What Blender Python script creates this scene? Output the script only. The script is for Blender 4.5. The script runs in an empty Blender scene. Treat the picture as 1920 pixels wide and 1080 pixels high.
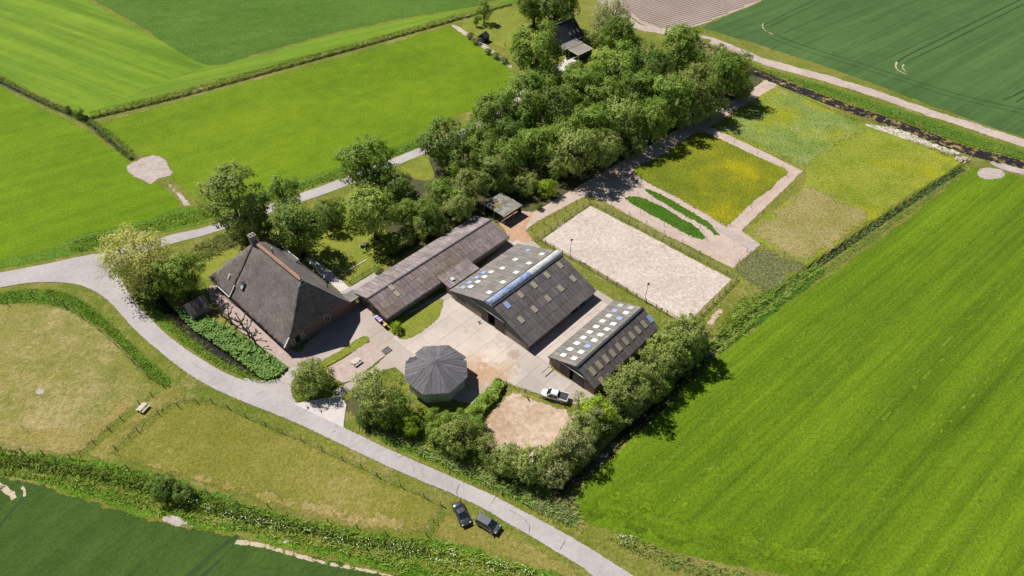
import bpy, bmesh, math, random
import numpy as np
from mathutils import Vector, Matrix, noise as mnoise
from mathutils.geometry import delaunay_2d_cdt
random.seed(7); RNG = np.random.default_rng(11)
S = bpy.context.scene
R_ = math.radians
# ---------------------------------------------------------------- camera
FPX, TH, ROLL, H = 1225.0, R_(43.5), R_(0.5), 102.0
_F = np.array([0, math.cos(TH), -math.sin(TH)]); _X = np.array([1., 0, 0]); _U = np.cross(_X, _F)
_c, _s = math.cos(ROLL), math.sin(ROLL); _X, _U = _c*_X+_s*_U, -_s*_X+_c*_U
CAM = np.array([0, 0, H])
cd = bpy.data.cameras.new('camera'); cam = bpy.data.objects.new('camera', cd); S.collection.objects.link(cam)
cd.sensor_width = 36; cd.lens = 36*FPX/1920; cd.clip_end = 6000; cd.clip_start = 1
cam.matrix_world = Matrix(((_X[0], _U[0], -_F[0], 0), (_X[1], _U[1], -_F[1], 0), (_X[2], _U[2], -_F[2], H), (0, 0, 0, 1)))
S.camera = cam
# ---------------------------------------------------------------- world, sun, exposure
SUN_EL, SH_AZ = R_(51.5), R_(-36)        # elevation, direction in which shadows fall
w = bpy.data.worlds.new('World'); S.world = w; w.use_nodes = True
nt = w.node_tree; sk = nt.nodes.new('ShaderNodeTexSky'); sk.sky_type = 'NISHITA'; sk.sun_disc = False
sk.sun_elevation = SUN_EL; sk.sun_rotation = math.atan2(-math.cos(SH_AZ), -math.sin(SH_AZ)); sk.air_density = 0.6; sk.dust_density = 0.3; sk.altitude = 200
nt.links.new(sk.outputs[0], nt.nodes['Background'].inputs[0]); nt.nodes['Background'].inputs[1].default_value = 0.05
sl = bpy.data.lights.new('sun', 'SUN'); sl.energy = 5.0; sl.angle = R_(0.5); sl.color = (1, 0.95, 0.87)
so = bpy.data.objects.new('sun', sl); S.collection.objects.link(so)
so.rotation_euler = Vector((math.cos(SH_AZ)*math.cos(SUN_EL), math.sin(SH_AZ)*math.cos(SUN_EL), -math.sin(SUN_EL))).to_track_quat('-Z', 'Y').to_euler()
so.location = (-80, 200, 120)
S.view_settings.view_transform = 'Standard'; S.view_settings.look = 'None'; S.view_settings.exposure = 0.31; S.view_settings.gamma = 1
S.render.engine = 'CYCLES'; S.render.resolution_x = 1024; S.render.resolution_y = 576
S.cycles.max_bounces = 6; S.cycles.transparent_max_bounces = 12
# ---------------------------------------------------------------- coordinates
def gp(x, y, z=0.0):
    d = _X*(x-960)/FPX-_U*(y-540)/FPX+_F
    return CAM+d*(z-H)/d[2]
def g2(x, y, z=0.0):
    p = gp(x, y, z); return (float(p[0]), float(p[1]))
PSI = R_(47.3); EV = np.array([math.cos(PSI), math.sin(PSI)]); EU = np.array([-math.sin(PSI), math.cos(PSI)]); OO = gp(989.5, 657.8)[:2]
def W(u, v): p = OO+EU*u+EV*v; return (float(p[0]), float(p[1]))
def UVP(x, y, z=0.0): p = gp(x, y, z)[:2]-OO; return float(p@EU), float(p@EV)
def pxm(x, y): return float(np.linalg.norm(gp(x, y)-CAM))/FPX      # metres per photo pixel across the view
# ---------------------------------------------------------------- object helpers
COL = S.collection
def tag(o, label=None, cat=None, group=None, kind=None):
    for k, v in (('label', label), ('category', cat), ('group', group), ('kind', kind)):
        if v: o[k] = v
    return o
def empty(name, loc, rz=0.0, label=None, cat=None, group=None):
    o = bpy.data.objects.new(name, None); COL.objects.link(o); o.location = loc; o.rotation_euler = (0, 0, rz)
    o.empty_display_size = 0.3
    return tag(o, label, cat, group)
class MB:
    def __init__(s): s.v = []; s.f = []; s.m = []; s.mi = 0
    def add(s, vs, fs):
        n = len(s.v); s.v += [tuple(map(float, p)) for p in vs]; s.f += [[i+n for i in f] for f in fs]; s.m += [s.mi]*len(fs); return s
    def box(s, x0, x1, y0, y1, z0, z1, M=None):
        vs = [(x, y, z) for z in (z0, z1) for x, y in ((x0, y0), (x1, y0), (x1, y1), (x0, y1))]
        if M is not None: vs = [tuple(M@Vector(p)) for p in vs]
        return s.add(vs, [(3, 2, 1, 0), (4, 5, 6, 7), (0, 1, 5, 4), (1, 2, 6, 5), (2, 3, 7, 6), (3, 0, 4, 7)])
    def prism(s, poly, off):           # polygon extruded by the vector off
        n = len(poly); off = Vector(off); top = [tuple(Vector(p)+off) for p in poly]
        return s.add(list(poly)+top, [tuple(range(n))[::-1], tuple(range(n, 2*n))]+[(i, (i+1) % n, n+(i+1) % n, n+i) for i in range(n)])
    def tube(s, pts, rads, n=6, cap=True):
        rings = []
        for i, p in enumerate(pts):
            p = Vector(p); a = Vector(pts[max(0, i-1)]); b = Vector(pts[min(len(pts)-1, i+1)]); d = (b-a)
            d = d.normalized() if d.length > 1e-6 else Vector((0, 0, 1))
            q = d.orthogonal().normalized() if abs(d.z) > .95 else d.cross(Vector((0, 0, 1))).normalized(); r = d.cross(q)
            rings.append([tuple(p+(q*math.cos(k*2*math.pi/n)+r*math.sin(k*2*math.pi/n))*rads[i]) for k in range(n)])
        vs = [p for g in rings for p in g]; fs = []
        for i in range(len(pts)-1):
            for k in range(n): fs.append((i*n+k, i*n+(k+1) % n, (i+1)*n+(k+1) % n, (i+1)*n+k))
        if cap: fs += [tuple(range(n))[::-1], tuple(range((len(pts)-1)*n, len(pts)*n))]
        return s.add(vs, fs)
    def bar(s, a, b, wd, ht):          # box beam from a to b
        a, b = Vector(a), Vector(b); d = b-a; L = d.length; d.normalize()
        sd = d.cross(Vector((0, 0, 1))) if abs(d.z) < .98 else Vector((1, 0, 0)); sd.normalize(); up = sd.cross(d)
        M = Matrix(((d.x, sd.x, up.x, a.x), (d.y, sd.y, up.y, a.y), (d.z, sd.z, up.z, a.z), (0, 0, 0, 1)))
        return s.box(0, L, -wd/2, wd/2, -ht/2, ht/2, M)
    def build(s, name, mat, parent=None, smooth=False, bevel=0):
        me = bpy.data.meshes.new(name); me.from_pydata(s.v, [], s.f)
        mats = mat if isinstance(mat, (list, tuple)) else [mat]
        for m in mats: me.materials.append(m)
        if len(mats) > 1: me.polygons.foreach_set('material_index', s.m)
        bm = bmesh.new(); bm.from_mesh(me); bmesh.ops.recalc_face_normals(bm, faces=bm.faces); bm.to_mesh(me); bm.free()
        if smooth: me.polygons.foreach_set('use_smooth', [True]*len(me.polygons))
        o = bpy.data.objects.new(name, me); COL.objects.link(o); o.parent = parent
        if bevel:
            b = o.modifiers.new('bevel', 'BEVEL'); b.width = bevel; b.segments = 2; b.limit_method = 'ANGLE'
        return o
def inst(name, me, parent, M):
    o = bpy.data.objects.new(name, me); COL.objects.link(o); o.parent = parent; o.matrix_local = M; return o
# ---------------------------------------------------------------- node helpers
class NT:
    def __init__(s, name):
        s.mat = bpy.data.materials.new(name); s.mat.use_nodes = True; s.t = s.mat.node_tree; s.t.nodes.clear()
        s.out = s.n('ShaderNodeOutputMaterial')
    def n(s, typ, ins=None, **kw):
        nd = s.t.nodes.new(typ)
        for k, v in kw.items(): setattr(nd, k, v)
        for k, v in (ins or {}).items(): s.set(nd.inputs[k], v)
        return nd
    def set(s, sock, v):
        if isinstance(v, bpy.types.NodeSocket): s.t.links.new(v, sock)
        elif isinstance(v, bpy.types.Node): s.t.links.new(v.outputs[0], sock)
        else:
            if sock.type == 'RGBA' and len(v) == 3: v = (*v, 1)
            sock.default_value = v
    def math(s, op, a, b=0.0, c=None, clamp=False):
        nd = s.t.nodes.new('ShaderNodeMath'); nd.operation = op; nd.use_clamp = clamp; s.set(nd.inputs[0], a); s.set(nd.inputs[1], b)
        if c is not None: s.set(nd.inputs[2], c)
        return nd.outputs[0]
    def mix(s, f, a, b, mode='MIX'):
        nd = s.t.nodes.new('ShaderNodeMix'); nd.data_type = 'RGBA'; nd.blend_type = mode
        s.set(nd.inputs[0], f); s.set(nd.inputs[6], a); s.set(nd.inputs[7], b); return nd.outputs[2]
    def noise(s, vec, scale, detail=3, rough=.55, dist=0.0):
        return s.n('ShaderNodeTexNoise', {'Vector': vec, 'Scale': scale, 'Detail': detail, 'Roughness': rough, 'Distortion': dist}).outputs[0]
    def ramp(s, f, lo, hi):            # smooth threshold
        nd = s.t.nodes.new('ShaderNodeMapRange'); nd.interpolation_type = 'SMOOTHSTEP'; s.set(nd.inputs[0], f); nd.inputs[1].default_value = lo; nd.inputs[2].default_value = hi
        return nd.outputs[0]
    def pos(s): return s.n('ShaderNodeNewGeometry').outputs['Position']
    def obj(s): return s.n('ShaderNodeTexCoord').outputs['Object']
    def mapping(s, vec, rz=0.0, scale=(1, 1, 1), loc=(0, 0, 0)):
        m = s.n('ShaderNodeVectorRotate', {'Vector': vec, 'Angle': -rz}, rotation_type='Z_AXIS')
        return s.n('ShaderNodeVectorMath', {0: m.outputs[0], 1: scale}, operation='MULTIPLY').outputs[0]
    def bsdf(s, col, rough=.9, bump=None, bstr=.4, bdist=.1, **kw):
        b = s.n('ShaderNodeBsdfPrincipled', {'Base Color': col, 'Roughness': rough})
        for k, v in kw.items(): s.set(b.inputs[k.replace('_', ' ')], v)
        if bump is not None:
            bp = s.n('ShaderNodeBump', {'Height': bump, 'Strength': bstr, 'Distance': bdist}); s.t.links.new(bp.outputs[0], b.inputs['Normal'])
        return b.outputs[0]
    def done(s, sh, edge=None):
        if edge:                        # ragged edge of a ground sheet, cut out from its own outline distance
            a = s.n('ShaderNodeAttribute', attribute_name='edge').outputs['Fac']
            nz = s.noise(s.pos(), edge[1], 4, .7)
            k = s.math('ADD', s.math('DIVIDE', a, edge[0]), s.math('MULTIPLY', s.math('SUBTRACT', nz, .5), 2.2))
            k = s.ramp(k, .25, .45)
            sh = s.n('ShaderNodeMixShader', {0: k, 1: s.n('ShaderNodeBsdfTransparent').outputs[0], 2: sh}).outputs[0]
        s.t.links.new(sh, s.out.inputs[0]); return s.mat
def plain(name, col, rough=.7, var=.12, scale=3.0, **kw):
    t = NT(name); nz = t.noise(t.obj(), scale, 4); rnd = t.n('ShaderNodeObjectInfo').outputs['Random']
    f = t.math('ADD', t.math('MULTIPLY', t.math('SUBTRACT', nz, .5), var*3), t.math('MULTIPLY', t.math('SUBTRACT', rnd, .5), var))
    f = t.math('ADD', f, 1.0); c = t.n('ShaderNodeVectorMath', {0: col, 'Scale': f}, operation='SCALE').outputs[0]
    return t.done(t.bsdf(c, rough, **kw))
def grass(name, a, b, dry=None, dry_amt=.5, stripe=None, big=.02, flower=None, edge=(1.0, 1.2), fine=1.0, dscale=.06):
    """a, b: two greens; dry: straw colour patches; stripe: (angle, spacing, strength); flower: (colour, amount, scale)"""
    t = NT(name); P = t.pos()
    n1 = t.noise(P, big, 3, .6); n2 = t.noise(P, .22, 4, .65); n3 = t.noise(P, 1.6, 4, .75); n4 = t.noise(P, 6.5, 2, .7)
    f = t.math('ADD', t.math('MULTIPLY', n1, .75), t.math('MULTIPLY', n2, .6)); f = t.math('ADD', f, t.math('MULTIPLY', n3, .35))
    f = t.ramp(f, .62, 1.08); c = t.mix(f, a, b)
    if stripe:
        sets = stripe if isinstance(stripe, list) else [stripe]
        for ang, sp, st in sets:
            Q = t.mapping(P, ang, (.012, 1/sp, 0)); 
            w1 = t.noise(Q, 1.0, 5, .72)
            Q2 = t.mapping(P, ang, (.004, .28/sp, 0)); w2 = t.noise(Q2, 1.0, 2, .5)
            wv = t.math('ADD', t.math('MULTIPLY', w1, .65), t.math('MULTIPLY', w2, .5))
            k = t.ramp(wv, .4, .75)
            c = t.mix(t.math('MULTIPLY', t.math('SUBTRACT', 1.0, k), st), c, (a[0]*.55, a[1]*.58, a[2]*.55)); c = t.mix(t.math('MULTIPLY', k, st*.7), c, (b[0]*1.25, b[1]*1.15, b[2]*1.2))
    if dry:
        d = t.noise(P, dscale, 5, .68); d2 = t.noise(P, .5, 4, .75)
        k = t.ramp(t.math('ADD', t.math('MULTIPLY', d, .7), t.math('MULTIPLY', d2, .45)), .82-dry_amt*.5, 1.0-dry_amt*.4)
        c = t.mix(t.math('MULTIPLY', k, .85), c, dry)
    if flower:
        d = t.noise(P, flower[2], 3, .6); d2 = t.noise(P, 2.2, 3, .8)
        k = t.ramp(t.math('ADD', t.math('MULTIPLY', d, .8), t.math('MULTIPLY', d2, .4)), .78-flower[1]*.4, .92-flower[1]*.3)
        c = t.mix(t.math('MULTIPLY', k, .8), c, flower[0])
    sp_ = t.math('MULTIPLY', t.math('ADD', t.math('MULTIPLY', n4, .75), t.math('MULTIPLY', n3, .45)), 1.0)
    sp_ = t.math('MAXIMUM', t.math('ADD', t.math('MULTIPLY', t.math('SUBTRACT', sp_, .6), 3.0*fine), 1.0), .25)
    c = t.n('ShaderNodeVectorMath', {0: c, 'Scale': sp_}, operation='SCALE').outputs[0]
    hgt = t.math('ADD', n4, t.math('MULTIPLY', n3, 1.5))
    return t.done(t.bsdf(c, .95, hgt, .9, .22*fine, Specular_IOR_Level=.15), edge)
def dirt(name, a, b, c3=None, scale=.15, edge=(.5, 1.5), grain=7.0, gstr=.5, var=1.0, streak=None):
    t = NT(name); P = t.pos(); n1 = t.noise(P, scale, 5, .65); n2 = t.noise(P, 1.1, 4, .7); n3 = t.noise(P, grain, 3, .75)
    f = t.ramp(t.math('ADD', t.math('MULTIPLY', n1, .7), t.math('MULTIPLY', n2, .35)), .36, .7); c = t.mix(f, a, b)
    if c3:
        k = t.ramp(t.noise(P, scale*1.7, 5, .7), .56, .74); c = t.mix(k, c, c3)
    if streak:
        k = t.ramp(t.noise(t.mapping(P, streak[0], (.02, 1/streak[1], 0)), 1, 4, .7), .5, .7); c = t.mix(t.math('MULTIPLY', k, streak[2]), c, b)
    sc = t.math('ADD', t.math('MULTIPLY', t.math('SUBTRACT', n3, .5), gstr*var), 1.0)
    sc = t.math('MULTIPLY', sc, t.math('ADD', t.math('MULTIPLY', t.math('SUBTRACT', n2, .5), gstr*.7), 1.0))
    c = t.n('ShaderNodeVectorMath', {0: c, 'Scale': sc}, operation='SCALE').outputs[0]
    return t.done(t.bsdf(c, .92, n3, .35, .06, Specular_IOR_Level=.2), edge)
# ---------------------------------------------------------------- ground geometry
def resample(P, closed=True, step=1.0, smooth=True):
    P = np.array(P, float); n = len(P); out = []
    for i in range(n if closed else n-1):
        p0, p1, p2, p3 = (P[(i-1) % n], P[i], P[(i+1) % n], P[(i+2) % n]) if closed else (P[max(i-1, 0)], P[i], P[i+1], P[min(i+2, n-1)])
        L = np.linalg.norm(p2-p1); k = max(1, int(L/step))
        for j in range(k):
            t = j/k
            out.append(.5*((2*p1)+(p2-p0)*t+(2*p0-5*p1+4*p2-p3)*t*t+(3*p1-p0-3*p2+p3)*t**3) if smooth else p1+(p2-p1)*t)
    if not closed: out.append(P[-1])
    return np.array(out)
def inside(pts, poly):
    x, y = pts[:, 0], pts[:, 1]; r = np.zeros(len(pts), bool); X, Y = poly[:, 0], poly[:, 1]; j = len(poly)-1
    for i in range(len(poly)):
        c = (Y[i] > y) != (Y[j] > y)
        if c.any():
            with np.errstate(divide='ignore', invalid='ignore'):
                r ^= c & (x < (X[j]-X[i])*(y-Y[i])/(Y[j]-Y[i])+X[i])
        j = i
    return r
def dist_poly(pts, line):               # distance of points to a dense polyline
    d = np.full(len(pts), 1e9)
    for i in range(0, len(pts), 4000):
        q = pts[i:i+4000]; d[i:i+4000] = np.sqrt(((q[:, None, :]-line[None])**2).sum(2).min(1))
    return d
DITCH = []                               # (dense centre line, half width, depth)
def ditch(px_pts, hw, depth):
    DITCH.append((resample([g2(*p) for p in px_pts], False, .7), hw, depth))
ditch([(1338, 652), (1420, 583), (1510, 513), (1660, 410), (1808, 313)], 1.0, .9)
ditch([(1295, 72), (1370, 112), (1440, 143), (1560, 190), (1700, 238), (1800, 276), (1920, 308), (2150, 372)], 2.8, .6)
ditch([(165, 223), (330, 183), (520, 131), (690, 84), (860, 36), (960, 8)], .8, .8)
ditch([(-150, 78), (0, 152), (90, 195), (160, 226), (205, 262), (250, 298)], .9, .8)
ditch([(292, 556), (318, 585), (350, 612), (400, 650), (450, 680), (492, 700)], 1.5, .8)
ditch([(1040, 925), (1095, 890), (1160, 825), (1250, 745), (1335, 656)], 1.3, .9)
ditch([(-60, 862), (0, 872), (200, 905), (400, 965), (600, 1005), (800, 1040), (1000, 1085)], .8, .45)
def in_ditch(pts, grow=0.0):
    r = np.zeros(len(pts), bool)
    for ln, hw, dp in DITCH:
        lo, hi = ln.min(0)-hw-2, ln.max(0)+hw+2
        k = ((pts > lo) & (pts < hi)).all(1); idx = np.where(k)[0]
        if len(idx): r[idx] |= dist_poly(pts[idx], ln) < hw+grow
    return r
def sheet(name, pts, z, mat, label, cat='ground', kind='structure', spacing=2.5, rough=.25, step=.9, smooth=True, world=False, parent=None, clip=True):
    P = np.array(pts if world else [g2(*p) for p in pts]); B = resample(P, True, step, smooth)
    if rough:
        n = len(B); e = np.roll(B, -1, 0)-np.roll(B, 1, 0); e /= np.linalg.norm(e, axis=1)[:, None]+1e-9; nr = np.stack([e[:, 1], -e[:, 0]], 1)
        a = RNG.normal(size=n); a = (a+np.roll(a, 1)+np.roll(a, 2)+np.roll(a, -1))/2.0; b = np.convolve(np.concatenate([RNG.normal(size=n)]*2), np.ones(9)/3, 'same')[n//2:n//2+n]
        B = B+nr*(a*.5+b*.5)[:, None]*rough
    lo, hi = B.min(0), B.max(0)
    gx, gy = np.meshgrid(np.arange(lo[0], hi[0], spacing), np.arange(lo[1], hi[1], spacing)); G = np.stack([gx.ravel(), gy.ravel()], 1)
    G += RNG.uniform(-.3, .3, G.shape)*spacing; G = G[inside(G, B)]
    if len(G): G = G[dist_poly(G, B) > min(.6, spacing*.4)]
    e = np.roll(B, -1, 0)-np.roll(B, 1, 0); e /= np.linalg.norm(e, axis=1)[:, None]+1e-9; nr = np.stack([e[:, 1], -e[:, 0]], 1); ins = []
    for off in (.22, .8, 1.6):           # inner rings, so that the outline distance is sampled across narrow sheets too
        for sg in (-1, 1):
            q = (B+nr*off*sg)[::1 if off < 1 else 2]; q = q[inside(q, B)]
            if len(q): ins.append(q[dist_poly(q, B) > off*.75])
    R = np.concatenate(ins) if ins else np.zeros((0, 2))
    if len(G) and len(R): G = G[dist_poly(G, R) > .5]
    A = np.concatenate([B, R, G]); nb = len(B)
    vs, _, fs, *_r = delaunay_2d_cdt([Vector(p) for p in A], [(i, (i+1) % nb) for i in range(nb)], [], 1, 1e-4)
    V = np.array([(p.x, p.y) for p in vs]); ed = np.minimum(dist_poly(V, B), 6.0)
    if clip and len(fs):
        F = np.array(fs); cen = V[F].mean(1); bad = in_ditch(cen, .15) | in_ditch(V, 0.0)[F].any(1)
        fs = [f for f, k in zip(fs, bad) if not k]
    me = bpy.data.meshes.new(name); me.from_pydata([(p[0], p[1], z) for p in V], [], fs); me.materials.append(mat)
    at = me.attributes.new('edge', 'FLOAT', 'POINT'); at.data.foreach_set('value', ed)
    bm = bmesh.new(); bm.from_mesh(me)
    bmesh.ops.recalc_face_normals(bm, faces=bm.faces)
    if bm.faces and sum(f.normal.z for f in bm.faces) < 0: bmesh.ops.reverse_faces(bm, faces=bm.faces)
    bm.to_mesh(me); bm.free()
    o = bpy.data.objects.new(name, me); COL.objects.link(o); o.parent = parent
    if parent is None: tag(o, label, cat, None, kind)
    elif kind == 'stuff': o['kind'] = 'stuff'
    return o
def ribbon(px_pts, wd, world=False):    # closed outline of a strip of width wd (m, number or list) along a line
    P = np.array(px_pts if world else [g2(*p) for p in px_pts]); d = np.gradient(P, axis=0); d /= np.linalg.norm(d, axis=1)[:, None]
    n = np.stack([-d[:, 1], d[:, 0]], 1)*(np.array(wd)/2 if np.ndim(wd) else np.full(len(P), wd/2))[:, None]
    return [tuple(p) for p in np.concatenate([P+n, (P-n)[::-1]])]
# ---------------------------------------------------------------- ground colours (linear albedo)
M = {}
DRY = (.36, .29, .12)
M['verge'] = grass('verge_grass', (.125, .17, .02), (.235, .24, .042), DRY, .55, fine=1.0, edge=None, dscale=.1)
M['verge2'] = grass('verge_grass_loose', (.10, .155, .018), (.21, .24, .04), DRY, .45, fine=1.0, edge=(.8, 1.4), dscale=.1)
ANG = math.atan2(*(gp(1810, 570)[:2]-gp(1485, 890)[:2])[::-1])
M['field_r'] = grass('lush_field', (.082, .168, .005), (.165, .275, .010), stripe=[(ANG, 1.7, .75), (ANG-.05, 8, .35)], fine=.9, big=.03, edge=(1.0, .8))
M['field_a'] = grass('lush_field_left', (.104, .205, .003), (.168, .272, .006), stripe=(R_(35), 4, .3), fine=.75, edge=(1.2, .7))
M['field_b'] = grass('lush_meadow', (.102, .192, .004), (.178, .272, .008), stripe=(R_(40), 5, .18), fine=.8, edge=(1.2, .7))
A2 = math.atan2(*(gp(330, 110)[:2]-gp(60, 20)[:2])[::-1])
M['field_c'] = grass('mown_field', (.110, .22, .010), (.185, .30, .022), stripe=[(A2, 3.2, .6)], fine=.6, edge=(1.5, .6))
M['strip_c'] = grass('mown_headland', (.105, .215, .012), (.18, .29, .024), (.33, .33, .10), .12, stripe=[(math.atan2(*(gp(700, 75)[:2]-gp(400, 140)[:2])[::-1]), 2.0, .6)], fine=.6, edge=(1.2, .8))
M['crop_d'] = grass('leafy_crop', (.072, .168, .016), (.13, .235, .032), fine=1.5, edge=(.8, .8), stripe=(R_(20), 6, .2))
A3 = math.atan2(*(gp(1900, 20)[:2]-gp(1690, 125)[:2])[::-1])
M['wheat'] = grass('green_wheat', (.046, .110, .029), (.088, .165, .048), stripe=[(A3, 1.4, .42), (A3, 6, .3)], fine=.5, edge=(1.0, .8))
A4 = math.atan2(*(gp(430, 1010)[:2]-gp(350, 1080)[:2])[::-1])
M['wheat_near'] = grass('green_wheat_near', (.031, .074, .011), (.066, .122, .022), stripe=[(A4, 1.2, .3), (A4+.5, 8, .3)], fine=.55, edge=(1.6, .5))
M['pad1'] = grass('dry_paddock', (.165, .19, .034), (.28, .255, .07), (.46, .36, .18), .62, fine=.9, edge=(1.2, .9), dscale=.05)
M['pad2'] = grass('dry_paddock_b', (.18, .19, .026), (.285, .255, .06), (.45, .345, .15), .46, fine=.9, edge=(1.2, .9), dscale=.045)
M['lot'] = grass('parking_grass', (.175, .18, .03), (.30, .255, .07), (.47, .355, .16), .55, fine=.9, edge=(.8, 1.2))
M['meadow'] = grass('flower_meadow', (.19, .255, .018), (.33, .355, .05), None, 0, flower=((.44, .42, .008), .38, .035), fine=1.3, edge=(.9, .9), big=.05)
M['meadow_tall'] = grass('tall_meadow', (.15, .25, .022), (.31, .38, .12), (.31, .38, .15), .14, dscale=.13, flower=((.45, .43, .008), .58, .05), fine=1.6, edge=(4.5, .3), big=.06)
M['meadow_brown'] = grass('grazed_grass', (.27, .25, .065), (.39, .33, .14), (.46, .34, .19), .5, fine=1.2, edge=(5.5, .25), big=.05)
M['inner'] = grass('inner_paddock_grass', (.135, .18, .012), (.235, .25, .016), None, 0, flower=((.44, .38, .004), .46, .04), fine=1.1, edge=(.7, 1.0), big=.04)
M['lawn'] = grass('lawn', (.155, .195, .024), (.265, .275, .045), (.38, .33, .12), .3, fine=.7, edge=(.5, 1.5))
M['lush'] = grass('lush_bank', (.05, .135, .008), (.095, .20, .014), fine=1.4, edge=(.8, 1.2))
M['rough'] = grass('rough_grass', (.085, .195, .012), (.17, .285, .026), (.30, .32, .08), .15, fine=1.5, edge=(1.0, 1.0))
M['reedbed'] = grass('reed_bed', (.14, .165, .06), (.23, .24, .10), (.36, .29, .18), .4, fine=1.8, edge=(2.6, .45))
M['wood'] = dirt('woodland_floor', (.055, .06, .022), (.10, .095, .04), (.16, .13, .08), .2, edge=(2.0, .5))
M['road'] = dirt('road', (.345, .32, .32), (.43, .40, .398), (.29, .27, .265), .12, edge=(.28, 3.2), grain=9, gstr=.3)
M['track'] = dirt('farm_track', (.38, .31, .27), (.50, .42, .37), (.30, .25, .19), .12, edge=(.9, 1.0), gstr=.5)
M['sandpath'] = dirt('sand_path', (.42, .33, .28), (.50, .405, .35), (.33, .255, .205), .2, edge=(.5, 1.2), gstr=.5)
M['arena'] = dirt('arena_sand', (.44, .375, .33), (.55, .48, .43), (.37, .30, .255), .09, edge=(.35, 2.0), grain=2.4, gstr=1.15)
M['pen'] = dirt('pen_soil', (.38, .265, .18), (.54, .43, .34), (.32, .25, .12), .12, edge=(1.3, .8), gstr=.95)
M['soil'] = dirt('bare_soil', (.34, .285, .26), (.45, .39, .36), (.27, .225, .20), .3, edge=(.7, 1.2), gstr=.8, streak=(R_(8), .8, .6))
M['palesand'] = dirt('pale_sand', (.50, .45, .38), (.62, .57, .50), (.36, .36, .2), .25, edge=(.9, .8), gstr=.5)
M['plough'] = dirt('ridged_soil', (.37, .29, .25), (.44, .355, .31), None, .05, edge=(.8, 1), gstr=.3)
M['gravel'] = dirt('gravel', (.38, .30, .27), (.46, .375, .34), None, .4, edge=(.2, 2), grain=11, gstr=.7)
M['brickpave'] = dirt('brick_paving', (.36, .275, .245), (.43, .34, .305), (.30, .23, .20), .3, edge=(.25, 2), grain=12, gstr=.4)
M['drive'] = dirt('drive_concrete', (.50, .46, .44), (.58, .535, .51), None, .3, edge=(.15, 2), gstr=.25)
M['drive2'] = dirt('drive_asphalt', (.36, .325, .315), (.43, .39, .375), (.31, .28, .26), .3, edge=(.4, 2), gstr=.3)
M['rustpave'] = dirt('rusty_paving', (.42, .25, .15), (.47, .31, .21), (.34, .22, .15), .35, edge=(.5, 1.2), gstr=.35)
def conc(name, stains, base=((.43, .365, .32), (.52, .455, .41)), edge=None):
    """weathered concrete; stains: (world x, y, radius, colour, strength) spills with a shape of their own"""
    t = NT(name); P = t.pos(); n1 = t.noise(P, .13, 5, .68); n2 = t.noise(P, .9, 5, .7); n3 = t.noise(P, 8, 3, .7)
    c = t.mix(t.ramp(t.math('ADD', t.math('MULTIPLY', n1, .7), t.math('MULTIPLY', n2, .4)), .38, .75), *base)
    c = t.mix(t.math('MULTIPLY', t.ramp(t.noise(P, .35, 6, .75), .55, .75), .5), c, (.33, .27, .225))
    for x, y, r, col, st in stains:
        d = t.n('ShaderNodeVectorMath', {0: P, 1: (x, y, 0)}, operation='DISTANCE').outputs['Value']
        k = t.math('SUBTRACT', 1.0, t.math('DIVIDE', d, r)); k = t.math('ADD', k, t.math('MULTIPLY', t.math('SUBTRACT', n2, .5), 1.9)); k = t.math('ADD', k, t.math('MULTIPLY', t.math('SUBTRACT', n1, .5), 1.2))
        c = t.mix(t.math('MULTIPLY', t.ramp(k, .1, .7), st), c, col)
    rnd = t.n('ShaderNodeObjectInfo').outputs['Random']; s = t.math('ADD', t.math('MULTIPLY', t.math('SUBTRACT', rnd, .5), .13), 1.0)
    s = t.math('MULTIPLY', s, t.math('ADD', t.math('MULTIPLY', t.math('SUBTRACT', n3, .5), .3), 1.0))
    c = t.n('ShaderNodeVectorMath', {0: c, 'Scale': s}, operation='SCALE').outputs[0]
    return t.done(t.bsdf(c, .88, n3, .2, .03), edge)
_st = [(*g2(905, 690), 8, (.40, .24, .13), .9), (*g2(935, 690), 5, (.42, .30, .20), .7), (*g2(880, 630), 5, (.38, .31, .25), .6), (*g2(930, 665), 5, (.58, .52, .46), .7), (*g2(895, 655), 7, (.56, .49, .43), .5), (*g2(965, 665), 2.4, (.30, .22, .16), .7), (*g2(890, 720), 4, (.40, .26, .17), .7), (*g2(1010, 712), 7, (.36, .32, .30), .6), (*g2(845, 640), 6, (.54, .47, .42), .5), (*g2(965, 620), 5, (.50, .44, .39), .4), (*g2(1060, 705), 4, (.34, .30, .28), .5)]
M['conc'] = conc('yard_concrete', _st); M['conc_edge'] = conc('yard_concrete_base', _st, ((.36, .30, .26), (.44, .38, .335)), (.3, 2))
M['conc_old'] = conc('old_yard_paving', [(*g2(610, 645), 4, (.30, .25, .21), .6)], ((.36, .305, .27), (.45, .39, .35)))
t = NT('ditch_water'); nz = t.noise(t.pos(), 1.2, 4, .7); nz2 = t.noise(t.pos(), .25, 4, .7)
k = t.ramp(t.math('ADD', t.math('MULTIPLY', nz, .6), t.math('MULTIPLY', nz2, .5)), .60, .74)
M['water'] = t.done(t.n('ShaderNodeMixShader', {0: k, 1: t.bsdf((.018, .016, .014), .12, nz, .05, .05), 2: t.bsdf((.16, .14, .03), .8)}).outputs[0])
t = NT('canal_water'); nz = t.noise(t.pos(), .7, 5, .75); nz2 = t.noise(t.pos(), .18, 4, .7)
k = t.ramp(t.math('ADD', t.math('MULTIPLY', nz, .6), t.math('MULTIPLY', nz2, .5)), .555, .66)
M['canal'] = t.done(t.n('ShaderNodeMixShader', {0: k, 1: t.bsdf((.022, .018, .016), .15, nz, .05, .05), 2: t.bsdf((.34, .25, .06), .85)}).outputs[0])
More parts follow.
